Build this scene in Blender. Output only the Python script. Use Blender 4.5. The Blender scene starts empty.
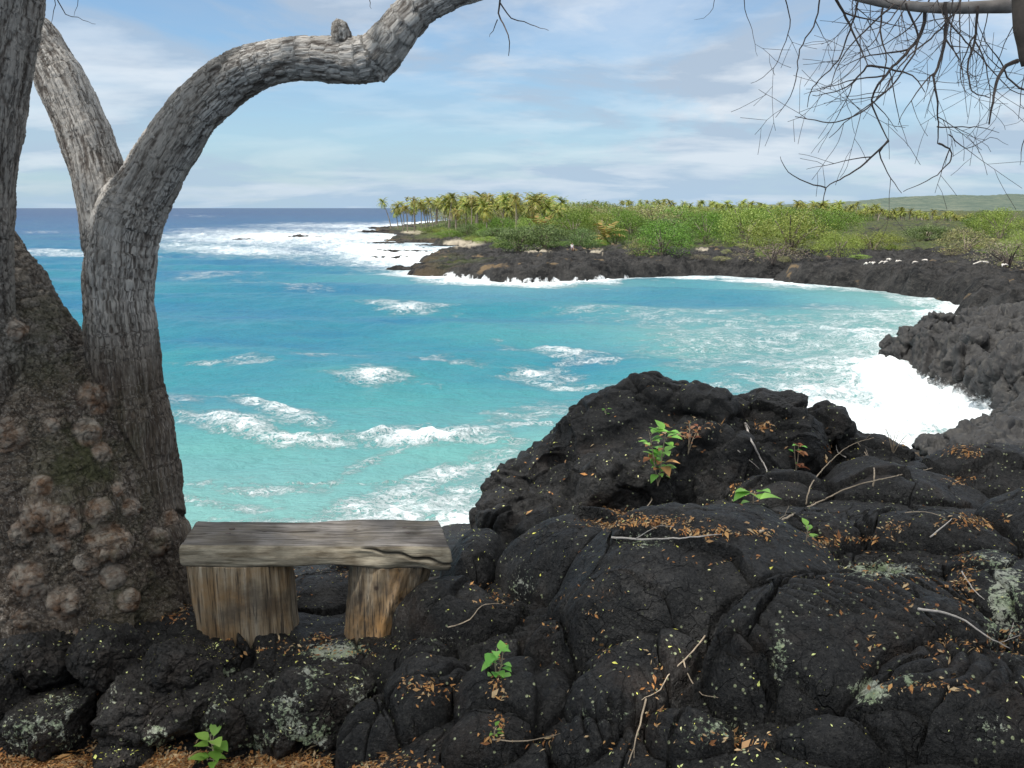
import bpy, math, random
import numpy as np
from mathutils import Vector, Matrix, Euler
from mathutils.bvhtree import BVHTree

R = math.radians
SC = bpy.context.scene
COL = SC.collection
random.seed(7)
RNG = np.random.default_rng(7)

# ------------------------------------------------------------------ camera
FPX = 887.0
PITCH = math.atan(176.0 / FPX)
CAMZ = 10.0
cam_d = bpy.data.cameras.new("camera")
cam = bpy.data.objects.new("camera", cam_d)
COL.objects.link(cam)
cam.location = (0, 0, CAMZ)
cam.rotation_euler = (R(90) - PITCH, 0, 0)
cam_d.sensor_fit = 'HORIZONTAL'
cam_d.sensor_width = 36.0
cam_d.lens = 36.0 * FPX / 1024.0
cam_d.clip_start = 0.05
cam_d.clip_end = 120000.0
SC.camera = cam

# ------------------------------------------------------------------ light
SUN_TO = Vector((-0.42, -0.30, 0.86)).normalized()
SUN_EL = math.asin(SUN_TO.z)
SUN_AZ = math.atan2(SUN_TO.x, SUN_TO.y)
SC.view_settings.view_transform = 'Standard'
SC.view_settings.look = 'None'
SC.view_settings.gamma = 1.0
SC.view_settings.use_curve_mapping = False
SC.view_settings.exposure = 0.40

sun_d = bpy.data.lights.new("sun", 'SUN')
sun_d.energy = 2.9
sun_d.angle = R(0.5)
sun_d.color = (1.0, 0.955, 0.89)
sun = bpy.data.objects.new("sun", sun_d)
COL.objects.link(sun)
sun.rotation_euler = (-SUN_TO).to_track_quat('-Z', 'Y').to_euler()

W = bpy.data.worlds.new("World")
SC.world = W
W.use_nodes = True
nt = W.node_tree
nt.nodes.clear()


def nd(t, typ, **kw):
    n = t.nodes.new(typ)
    for k, v in kw.items():
        if k == 'inp':
            for a, b in v.items():
                n.inputs[a].default_value = b
        else:
            setattr(n, k, v)
    return n


def mixc(t, fac, a, b, mode='MIX'):
    n = t.nodes.new('ShaderNodeMix')
    n.data_type = 'RGBA'
    n.blend_type = mode
    for sock, v in ((n.inputs[0], fac), (n.inputs[6], a), (n.inputs[7], b)):
        if hasattr(v, 'links') or isinstance(v, bpy.types.NodeSocket):
            t.links.new(v, sock)
        elif isinstance(v, (int, float)):
            sock.default_value = v
        else:
            sock.default_value = (v[0], v[1], v[2], 1)
    return n.outputs[2]


def math_n(t, op, a, b=0.0, c=0.0, clamp=False):
    n = t.nodes.new('ShaderNodeMath')
    n.operation = op
    n.use_clamp = clamp
    for i, v in enumerate((a, b, c)):
        if isinstance(v, bpy.types.NodeSocket):
            t.links.new(v, n.inputs[i])
        else:
            n.inputs[i].default_value = v
    return n.outputs[0]


def ramp(t, fac, stops, interp='LINEAR'):
    n = t.nodes.new('ShaderNodeValToRGB')
    cr = n.color_ramp
    cr.interpolation = interp
    while len(cr.elements) > 1:
        cr.elements.remove(cr.elements[0])
    first = True
    for p, c in stops:
        if isinstance(c, (int, float)):
            c = (c, c, c)
        if first:
            e = cr.elements[0]
            e.position = p
            first = False
        else:
            e = cr.elements.new(p)
        e.color = (c[0], c[1], c[2], 1)
    t.links.new(fac, n.inputs[0])
    return n.outputs[0]


def noise_n(t, vec, scale, detail=4, rough=0.55, dist=0.0):
    n = t.nodes.new('ShaderNodeTexNoise')
    n.inputs['Scale'].default_value = scale
    n.inputs['Detail'].default_value = detail
    n.inputs['Roughness'].default_value = rough
    n.inputs['Distortion'].default_value = dist
    if vec is not None:
        t.links.new(vec, n.inputs['Vector'])
    return n.outputs[0]


def mapping(t, vec, scale=(1, 1, 1), loc=(0, 0, 0), rot=(0, 0, 0)):
    n = t.nodes.new('ShaderNodeMapping')
    n.inputs['Scale'].default_value = scale
    n.inputs['Location'].default_value = loc
    n.inputs['Rotation'].default_value = rot
    t.links.new(vec, n.inputs['Vector'])
    return n.outputs[0]


# sky: Nishita + thin streaky clouds laid on a flat layer high above
sky = nd(nt, 'ShaderNodeTexSky', sky_type='NISHITA')
sky.sun_disc = False
sky.sun_elevation = SUN_EL
sky.sun_rotation = SUN_AZ
sky.air_density = 1.0
sky.dust_density = 0.6
sky.ozone_density = 1.6
tc = nd(nt, 'ShaderNodeTexCoord')
sep = nd(nt, 'ShaderNodeSeparateXYZ')
nt.links.new(tc.outputs['Generated'], sep.inputs[0])
zc = math_n(nt, 'ADD', math_n(nt, 'MAXIMUM', sep.outputs[2], 0.0), 0.16)
cx_ = math_n(nt, 'DIVIDE', sep.outputs[0], zc)
cy_ = math_n(nt, 'DIVIDE', sep.outputs[1], zc)
cmb = nd(nt, 'ShaderNodeCombineXYZ')
nt.links.new(cx_, cmb.inputs[0])
nt.links.new(cy_, cmb.inputs[1])
cv = cmb.outputs[0]
big = noise_n(nt, mapping(nt, cv, (0.75, 0.62, 1), (3.4, 1.2, 0), (0, 0, 0.2)), 1.0, 8, 0.60, 0.5)
thin = noise_n(nt, mapping(nt, cv, (1.5, 2.2, 1), (9.3, 4.2, 2.0), (0, 0, -0.15)), 1.0, 8, 0.58, 0.3)
c1 = ramp(nt, big, [(0.43, 0.0), (0.54, 1.0)])
c2 = ramp(nt, thin, [(0.38, 0.0), (0.68, 1.0)])
east = math_n(nt, 'MULTIPLY_ADD', sep.outputs[0], 0.42, 0.22, clamp=True)
cov = math_n(nt, 'MULTIPLY_ADD', c1, 0.62, math_n(nt, 'MULTIPLY', c2, 0.26))
cov = math_n(nt, 'ADD', cov, east, clamp=True)
cov = math_n(nt, 'MULTIPLY', cov, 0.92)
# puffs: brighter lit tops inside the veil
puff = noise_n(nt, mapping(nt, cv, (1.1, 1.5, 1), (5.3, 2.7, 0)), 1.0, 8, 0.55, 0.25)
pf = ramp(nt, puff, [(0.47, 0.0), (0.53, 0.5), (0.62, 1.0)])
shade = mixc(nt, pf, (3.5, 4.2, 5.15), (6.3, 6.65, 7.05))
skyc = mixc(nt, 1.0, sky.outputs[0], (0.80, 1.0, 1.12), 'MULTIPLY')
skyc = mixc(nt, cov, skyc, shade)
milk = ramp(nt, sep.outputs[2], [(0.0, 0.80), (0.03, 0.55), (0.10, 0.15), (0.22, 0.0)])
skyc = mixc(nt, milk, skyc, mixc(nt, math_n(nt, 'MULTIPLY', pf, 0.5), (3.35, 4.65, 6.05), (4.9, 5.6, 6.4)))
# unseen bright cloud added overhead to fill the shade, brightest around the sun
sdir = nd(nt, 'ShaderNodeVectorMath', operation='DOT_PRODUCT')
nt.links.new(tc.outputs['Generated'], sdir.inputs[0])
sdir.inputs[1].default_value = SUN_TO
zen_fill = ramp(nt, sep.outputs[2], [(0.34, 0.0), (0.62, 0.85)])
skyc = mixc(nt, zen_fill, skyc, (9.2, 9.3, 9.4))
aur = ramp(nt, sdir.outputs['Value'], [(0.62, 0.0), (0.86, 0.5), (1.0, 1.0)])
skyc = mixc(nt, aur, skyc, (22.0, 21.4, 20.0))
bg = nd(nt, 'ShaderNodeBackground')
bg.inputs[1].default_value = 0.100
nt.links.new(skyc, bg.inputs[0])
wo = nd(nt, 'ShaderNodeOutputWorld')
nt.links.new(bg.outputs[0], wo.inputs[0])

# ------------------------------------------------------------------ numpy noise
_perm = np.random.default_rng(3).permutation(256).astype(np.int32)
_perm = np.concatenate([_perm, _perm, _perm])
_g = np.random.default_rng(4).normal(size=(256, 3))
_g /= np.linalg.norm(_g, axis=1)[:, None]
_j = np.random.default_rng(5).random((256, 4))


def _h(ix, iy, iz):
    return _perm[_perm[_perm[ix & 255] + (iy & 255)] + (iz & 255)]


def perlin(p, seed=0):
    p = np.asarray(p, float) + seed * 17.31
    i = np.floor(p).astype(np.int64)
    f = p - i
    u = f * f * f * (f * (f * 6 - 15) + 10)
    out = 0
    for dx in (0, 1):
        wx = u[:, 0] if dx else 1 - u[:, 0]
        for dy in (0, 1):
            wy = u[:, 1] if dy else 1 - u[:, 1]
            for dz in (0, 1):
                wz = u[:, 2] if dz else 1 - u[:, 2]
                g = _g[_h(i[:, 0] + dx, i[:, 1] + dy, i[:, 2] + dz)]
                d = g[:, 0] * (f[:, 0] - dx) + g[:, 1] * (f[:, 1] - dy) + g[:, 2] * (f[:, 2] - dz)
                out = out + wx * wy * wz * d
    return out * 1.6


def fbm(p, octv=4, seed=0, gain=0.5, lac=2.03):
    a, s = 1.0, 0.0
    p = np.asarray(p, float)
    for k in range(octv):
        s = s + a * perlin(p, seed + k * 3.7)
        a *= gain
        p = p * lac
    return s


def ridged(p, octv=4, seed=0, gain=0.5):
    a, s = 1.0, 0.0
    for k in range(octv):
        s = s + a * (1 - np.abs(perlin(p, seed + k * 5.1)) * 2)
        a *= gain
        p = p * 2.1
    return s


def worley(p, seed=0):
    p = np.asarray(p, float) + seed * 11.7
    i = np.floor(p).astype(np.int64)
    f = p - i
    F1 = np.full(len(p), 9.0)
    F2 = np.full(len(p), 9.0)
    ID = np.zeros(len(p))
    for dx in (-1, 0, 1):
        for dy in (-1, 0, 1):
            for dz in (-1, 0, 1):
                h = _h(i[:, 0] + dx, i[:, 1] + dy, i[:, 2] + dz)
                j = _j[h]
                d = np.sqrt((dx + j[:, 0] - f[:, 0]) ** 2 + (dy + j[:, 1] - f[:, 1]) ** 2 + (dz + j[:, 2] - f[:, 2]) ** 2)
                m = d < F1
                F2 = np.where(m, F1, np.minimum(F2, d))
                ID = np.where(m, j[:, 3], ID)
                F1 = np.where(m, d, F1)
    return F1, F2, ID


def sstep(a, b, x):
    t = np.clip((x - a) / (b - a), 0, 1)
    return t * t * (3 - 2 * t)


def xyz(x, y, z=0.0):
    return np.stack([x, y, np.broadcast_to(z, np.shape(x)) + 0.0 * x], 1)


# ------------------------------------------------------------------ photo geometry: a ray through a picture point, cut at a distance
CA, SA = math.cos(PITCH), math.sin(PITCH)


def ray(px, py):
    u = (px - 512) / FPX
    v = (384 - py) / FPX
    return u, CA + v * SA, -SA + v * CA


def P(px, py, Y):
    u, dy, dz = ray(px, py)
    s = Y / dy
    return Vector((u * s, Y, CAMZ + dz * s))


def G(px, py, z=0.0):
    u, dy, dz = ray(px, py)
    s = (z - CAMZ) / dz
    return Vector((u * s, dy * s, z))


def ppm(Y, py=500):
    """pixels per metre at distance Y"""
    u, dy, dz = ray(512, py)
    return FPX / (Y / dy)


def proj(co):
    x, y, z = co[:, 0], co[:, 1], co[:, 2] - CAMZ
    d = y * CA - z * SA
    v = y * SA + z * CA
    d = np.maximum(d, 0.01)
    return 512 + FPX * x / d, 384 - FPX * v / d


def px_mask(px, py, spots):
    m = np.zeros(len(px))
    for cx, cy, rx, ry, st in spots:
        m = np.maximum(m, st * np.exp(-((px - cx) / rx) ** 2 - ((py - cy) / ry) ** 2))
    return m


# ------------------------------------------------------------------ mesh helpers
def link(name, me, mat=None, parent=None, smooth=True):
    o = bpy.data.objects.new(name, me)
    COL.objects.link(o)
    if mat is not None:
        for m in (mat if isinstance(mat, (list, tuple)) else [mat]):
            me.materials.append(m)
    if smooth and len(me.polygons):
        me.polygons.foreach_set('use_smooth', np.ones(len(me.polygons), dtype=bool))
    if parent is not None:
        o.parent = parent
    return o


def mesh_np(name, co, faces):
    """faces: (n,k) int array"""
    me = bpy.data.meshes.new(name)
    co = np.asarray(co, dtype=np.float32)
    faces = np.asarray(faces, dtype=np.int32)
    n, k = faces.shape
    me.vertices.add(len(co))
    me.vertices.foreach_set('co', co.ravel())
    me.loops.add(n * k)
    me.loops.foreach_set('vertex_index', faces.ravel())
    me.polygons.add(n)
    me.polygons.foreach_set('loop_start', np.arange(n, dtype=np.int32) * k)
    me.polygons.foreach_set('loop_total', np.full(n, k, dtype=np.int32))
    me.update(calc_edges=True)
    me.validate()
    return me


def get_co(me):
    a = np.empty(len(me.vertices) * 3, dtype=np.float32)
    me.vertices.foreach_get('co', a)
    return a.reshape(-1, 3).astype(float)


def get_no(me):
    a = np.empty(len(me.vertices) * 3, dtype=np.float32)
    me.vertex_normals.foreach_get('vector', a)
    return a.reshape(-1, 3).astype(float)


def set_co(me, co):
    me.vertices.foreach_set('co', np.asarray(co, dtype=np.float32).ravel())
    me.update()


def attr(me, name, val):
    a = me.attributes.new(name, 'FLOAT', 'POINT')
    a.data.foreach_set('value', np.asarray(val, dtype=np.float32))


def attr_v(me, name, val):
    a = me.attributes.new(name, 'FLOAT_VECTOR', 'POINT')
    a.data.foreach_set('vector', np.asarray(val, dtype=np.float32).ravel())


def grid_faces(nr, nc, wrap=False):
    r = np.arange(nr - 1)[:, None]
    c = np.arange(nc if wrap else nc - 1)[None, :]
    c2 = (c + 1) % nc
    a = r * nc + c
    b = r * nc + c2
    d = (r + 1) * nc + c
    e = (r + 1) * nc + c2
    return np.stack([a, b, e, d], -1).reshape(-1, 4)


def tag(o, label=None, cat=None, group=None, kind=None):
    if label:
        o['label'] = label
    if cat:
        o['category'] = cat
    if group:
        o['group'] = group
    if kind:
        o['kind'] = kind
    return o


def empty(name, loc=(0, 0, 0)):
    o = bpy.data.objects.new(name, None)
    o.empty_display_size = 0.2
    o.location = loc
    COL.objects.link(o)
    return o


class MB:
    """collects vertices and faces (tris/quads) for one mesh"""

    def __init__(s):
        s.v, s.f, s.m = [], [], []

    def add(s, vs, fs, mi=0):
        b = len(s.v)
        s.v.extend([tuple(x) for x in vs])
        s.f.extend([tuple(b + i for i in f) for f in fs])
        s.m.extend([mi] * len(fs))

    def tube(s, pts, rad, seg=6, mi=0, caps=True):
        pts = [Vector(p) for p in pts]
        n = len(pts)
        if not hasattr(rad, '__len__'):
            rad = [rad] * n
        vs = []
        up = Vector((0.13, 0.31, 0.94))
        t0 = (pts[1] - pts[0]).normalized()
        a = t0.cross(up)
        if a.length < 0.1:
            a = t0.cross(Vector((1, 0, 0)))
        a.normalize()
        for i in range(n):
            t = (pts[min(i + 1, n - 1)] - pts[max(i - 1, 0)]).normalized()
            a = (a - t * a.dot(t)).normalized()
            b = t.cross(a)
            for k in range(seg):
                w = 2 * math.pi * k / seg
                vs.append(pts[i] + (a * math.cos(w) + b * math.sin(w)) * rad[i])
        fs = []
        for i in range(n - 1):
            for k in range(seg):
                k2 = (k + 1) % seg
                fs.append((i * seg + k, i * seg + k2, (i + 1) * seg + k2, (i + 1) * seg + k))
        if caps:
            fs.append(tuple(range(seg))[::-1])
            fs.append(tuple((n - 1) * seg + k for k in range(seg)))
        s.add(vs, fs, mi)

    def mesh(s, name):
        me = bpy.data.meshes.new(name)
        me.from_pydata(s.v, [], s.f)
        if any(s.m):
            me.polygons.foreach_set('material_index', s.m)
        me.update()
        return me

    def build(s, name, mat, parent=None, smooth=True):
        return link(name, s.mesh(name), mat, parent, smooth)


def ico(sub=3):
    import bmesh
    bm = bmesh.new()
    bmesh.ops.create_icosphere(bm, subdivisions=sub, radius=1.0)
    co = np.array([v.co[:] for v in bm.verts])
    fa = np.array([[v.index for v in f.verts] for f in bm.faces])
    bm.free()
    return co, fa


ICO = {}


def icos(sub):
    if sub not in ICO:
        ICO[sub] = ico(sub)
    return ICO[sub]


def rotm(rx, ry, rz):
    return np.array(Euler((R(rx), R(ry), R(rz))).to_matrix())


def remesh(me, voxel):
    o = bpy.data.objects.new("tmp", me)
    COL.objects.link(o)
    m = o.modifiers.new("r", 'REMESH')
    m.mode = 'VOXEL'
    m.voxel_size = voxel
    m.adaptivity = 0
    dg = bpy.context.evaluated_depsgraph_get()
    dg.update()
    out = bpy.data.meshes.new_from_object(o.evaluated_get(dg), depsgraph=dg)
    bpy.data.objects.remove(o)
    return out


def edges_np(me):
    a = np.empty(len(me.edges) * 2, dtype=np.int32)
    me.edges.foreach_get('vertices', a)
    return a.reshape(-1, 2)


def smooth_np(co, ed, it=2, f=0.5):
    n = len(co)
    deg = np.bincount(ed.ravel(), minlength=n).astype(float)
    deg[deg == 0] = 1
    one = co.ndim == 1
    c = co[:, None] if one else co
    for _ in range(it):
        s = np.stack([np.bincount(ed[:, 0], c[ed[:, 1], k], n) + np.bincount(ed[:, 1], c[ed[:, 0], k], n) for k in range(c.shape[1])], 1)
        c = c * (1 - f) + f * s / deg[:, None]
    return c[:, 0] if one else c


# ------------------------------------------------------------------ materials
def new_mat(name):
    m = bpy.data.materials.new(name)
    m.use_nodes = True
    t = m.node_tree
    t.nodes.clear()
    out = nd(t, 'ShaderNodeOutputMaterial')
    b = nd(t, 'ShaderNodeBsdfPrincipled')
    t.links.new(b.outputs[0], out.inputs[0])
    return m, t, b


def at_n(t, name, vec=False):
    n = nd(t, 'ShaderNodeAttribute', attribute_name=name)
    return n.outputs['Vector'] if vec else n.outputs['Fac']


def objco(t):
    return nd(t, 'ShaderNodeTexCoord').outputs['Object']


def bump(t, b, h, strength, dist):
    n = nd(t, 'ShaderNodeBump')
    n.inputs['Strength'].default_value = strength
    n.inputs['Distance'].default_value = dist
    t.links.new(h, n.inputs['Height'])
    t.links.new(n.outputs[0], b.inputs['Normal'])
    return n


def seti(t, b, name, v):
    if isinstance(v, bpy.types.NodeSocket):
        t.links.new(v, b.inputs[name])
    else:
        b.inputs[name].default_value = v if isinstance(v, (int, float)) else (v[0], v[1], v[2], 1)


def lava_material(name, base=(0.0050, 0.0051, 0.0054), pale=(0.020, 0.020, 0.0203), brown=(0.045, 0.028, 0.019), lichen=True, sc=1.0, bs=1.0):
    m, t, b = new_mat(name)
    oc = objco(t)
    n1 = noise_n(t, oc, 2.2 * sc, 6, 0.6)
    n2 = noise_n(t, oc, 34 * sc, 5, 0.65)
    n3 = noise_n(t, oc, 7.0 * sc, 6, 0.6)
    c = mixc(t, ramp(t, n3, [(0.35, 0.0), (0.7, 1.0)]), base, pale)
    c = mixc(t, ramp(t, n1, [(0.56, 0.0), (0.74, 0.55)]), c, brown)
    c = mixc(t, ramp(t, n2, [(0.50, 0.0), (0.70, 0.5)]), c, (0.062, 0.060, 0.056))
    c = mixc(t, ramp(t, noise_n(t, oc, 130 * sc, 3, 0.6), [(0.60, 0.0), (0.72, 0.5)]), c, (0.12, 0.115, 0.105))
    wv = nd(t, 'ShaderNodeTexNoise')
    wv.inputs['Scale'].default_value = 5 * sc
    wv.inputs['Detail'].default_value = 4
    t.links.new(oc, wv.inputs['Vector'])
    wa = nd(t, 'ShaderNodeVectorMath', operation='MULTIPLY_ADD')
    t.links.new(wv.outputs['Color'], wa.inputs[0])
    wa.inputs[1].default_value = (0.30, 0.30, 0.30)
    t.links.new(oc, wa.inputs[2])
    crk = []
    for scl, wid in ((3.2, 0.016), (7.0, 0.018)):
        vc = nd(t, 'ShaderNodeTexVoronoi', feature='DISTANCE_TO_EDGE')
        vc.inputs['Scale'].default_value = scl * sc
        t.links.new(wa.outputs[0], vc.inputs['Vector'])
        on = ramp(t, noise_n(t, oc, scl * 0.45 * sc, 3), [(0.50, 0.0), (0.60, 1.0)])
        crk.append(math_n(t, 'MULTIPLY', ramp(t, vc.outputs['Distance'], [(0.0, 1.0), (wid, 0.0)]), on))
    crack = math_n(t, 'MAXIMUM', crk[0], crk[1])
    pit = ramp(t, noise_n(t, oc, 85 * sc, 3, 0.6), [(0.33, 1.0), (0.42, 0.0)])
    dark = math_n(t, 'MAXIMUM', crack, math_n(t, 'MULTIPLY', pit, 0.6))
    c = mixc(t, math_n(t, 'MULTIPLY', dark, 0.8), c, (0.004, 0.004, 0.004))
    geo = nd(t, 'ShaderNodeNewGeometry')
    if lichen:
        sx = nd(t, 'ShaderNodeSeparateXYZ')
        t.links.new(geo.outputs['Normal'], sx.inputs[0])
        # lichen patches: a big mask broken by fine noise
        lm = noise_n(t, oc, 1.7 * sc, 3, 0.6)
        lf = noise_n(t, oc, 38 * sc, 6, 0.75, 0.3)
        la = at_n(t, 'lichen')
        mask = math_n(t, 'MULTIPLY_ADD', la, 0.50, math_n(t, 'MULTIPLY', lm, 0.30))
        k = math_n(t, 'ADD', mask, math_n(t, 'MULTIPLY', lf, 1.0))
        patch = ramp(t, k, [(0.93, 0.0), (0.97, 1.0)])
        lc = mixc(t, ramp(t, noise_n(t, oc, 9 * sc, 2), [(0.4, 0), (0.6, 1)]), (0.34, 0.42, 0.26), (0.50, 0.52, 0.43))
        c = mixc(t, math_n(t, 'MULTIPLY', patch, 0.85), c, lc)
        # small round spots
        v = nd(t, 'ShaderNodeTexVoronoi')
        v.inputs['Scale'].default_value = 30 * sc
        v.inputs['Randomness'].default_value = 1
        t.links.new(mapping(t, oc, (1, 1, 1), (0.3, 0.1, 0)), v.inputs['Vector'])
        spot = ramp(t, v.outputs['Distance'], [(0.16, 1.0), (0.24, 0.0)])
        vs = nd(t, 'ShaderNodeSeparateColor')
        t.links.new(v.outputs['Color'], vs.inputs[0])
        pick = math_n(t, 'GREATER_THAN', math_n(t, 'ADD', vs.outputs[0], math_n(t, 'MULTIPLY', la, 0.30)), 0.80)
        zone = ramp(t, noise_n(t, oc, 1.1 * sc, 3), [(0.38, 0.0), (0.50, 1.0)])
        sp = math_n(t, 'MULTIPLY', math_n(t, 'MULTIPLY', spot, pick), zone)
        c = mixc(t, math_n(t, 'MULTIPLY', sp, 0.8), c, (0.42, 0.46, 0.27))
    seti(t, b, 'Base Color', c)
    seti(t, b, 'Roughness', ramp(t, n3, [(0.3, 0.45), (0.7, 0.75)]))
    b.inputs['Specular IOR Level'].default_value = 0.30
    f = noise_n(t, oc, 60 * sc, 6, 0.7)
    g = noise_n(t, oc, 15 * sc, 5, 0.6)
    hh = math_n(t, 'ADD', math_n(t, 'MULTIPLY', f, 0.5), g)
    hh = math_n(t, 'SUBTRACT', hh, math_n(t, 'MULTIPLY', dark, 0.9))
    bump(t, b, hh, bs, 0.02 / sc)
    return m


M = {}
M['lava'] = lava_material("lava")
M['lava_rock'] = lava_material("lava_rock", base=(0.008, 0.0075, 0.0073), pale=(0.034, 0.030, 0.027), brown=(0.060, 0.042, 0.031))


def coast_material():
    m, t, b = new_mat("coast")
    oc = objco(t)
    n1 = noise_n(t, oc, 0.35, 8, 0.68)
    n2 = noise_n(t, oc, 1.8, 6, 0.7)
    c = mixc(t, ramp(t, n1, [(0.38, 0), (0.62, 1)]), (0.008, 0.0085, 0.0095), (0.060, 0.058, 0.056))
    c = mixc(t, ramp(t, n2, [(0.5, 0), (0.72, 0.8)]), c, (0.085, 0.080, 0.074))
    tan = noise_n(t, mapping(t, oc, (0.10, 0.16, 0.2), (4, 2, 0)), 1.0, 5, 0.6)
    c = mixc(t, math_n(t, 'MULTIPLY', ramp(t, tan, [(0.62, 0), (0.66, 1)]), 0.8), c, (0.24, 0.17, 0.095))
    sand = at_n(t, 'sand')
    c = mixc(t, sand, c, (0.52, 0.46, 0.36))
    green = at_n(t, 'green')
    gk = math_n(t, 'MULTIPLY', green, ramp(t, noise_n(t, oc, 0.22, 6, 0.7), [(0.40, 0), (0.52, 1)]), clamp=True)
    gc = mixc(t, ramp(t, noise_n(t, oc, 0.6, 5, 0.7), [(0.35, 0), (0.65, 1)]), (0.07, 0.11, 0.018), (0.13, 0.14, 0.05))
    c = mixc(t, gk, c, gc)
    wet = at_n(t, 'wash')
    wn = noise_n(t, mapping(t, oc, (1.6, 1.6, 0.25)), 1.2, 6, 0.7)
    wk = ramp(t, math_n(t, 'MULTIPLY_ADD', wet, 0.75, math_n(t, 'MULTIPLY', wn, 0.6)), [(0.78, 0), (0.90, 1)])
    c = mixc(t, wk, c, (0.82, 0.85, 0.87))
    weed = math_n(t, 'MULTIPLY', at_n(t, 'weed'), ramp(t, n1, [(0.40, 0), (0.50, 1)]))
    c = mixc(t, math_n(t, 'MULTIPLY', weed, math_n(t, 'SUBTRACT', 1.0, wk)), c, (0.15, 0.10, 0.04))
    seti(t, b, 'Base Color', c)
    b.inputs['Roughness'].default_value = 0.85
    b.inputs['Specular IOR Level'].default_value = 0.2
    bump(t, b, math_n(t, 'ADD', n2, noise_n(t, oc, 0.7, 5, 0.7)), 1.0, 0.9)
    return m


M['coast'] = coast_material()


def crag_material():
    m, t, b = new_mat("crag")
    oc = objco(t)
    n1 = noise_n(t, oc, 0.8, 8, 0.7)
    n2 = noise_n(t, oc, 5, 6, 0.7)
    st = noise_n(t, mapping(t, oc, (2.5, 2.5, 0.5)), 1.6, 6, 0.65)
    c = mixc(t, ramp(t, n1, [(0.36, 0), (0.64, 1)]), (0.007, 0.007, 0.008), (0.030, 0.029, 0.0285))
    c = mixc(t, ramp(t, st, [(0.52, 0), (0.7, 0.7)]), c, (0.075, 0.070, 0.060))
    c = mixc(t, ramp(t, n2, [(0.6, 0), (0.8, 0.4)]), c, (0.18, 0.175, 0.165))
    sx = nd(t, 'ShaderNodeSeparateXYZ')
    t.links.new(nd(t, 'ShaderNodeNewGeometry').outputs['Position'], sx.inputs[0])
    wk = math_n(t, 'ADD', math_n(t, 'MULTIPLY', sx.outputs[2], -0.55), math_n(t, 'MULTIPLY', n2, 1.1))
    c = mixc(t, ramp(t, wk, [(0.15, 0), (0.5, 1)]), c, (0.80, 0.83, 0.84))
    seti(t, b, 'Base Color', c)
    b.inputs['Roughness'].default_value = 0.7
    bump(t, b, math_n(t, 'ADD', n2, st), 0.6, 0.12)
    return m


M['crag'] = crag_material()


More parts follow.
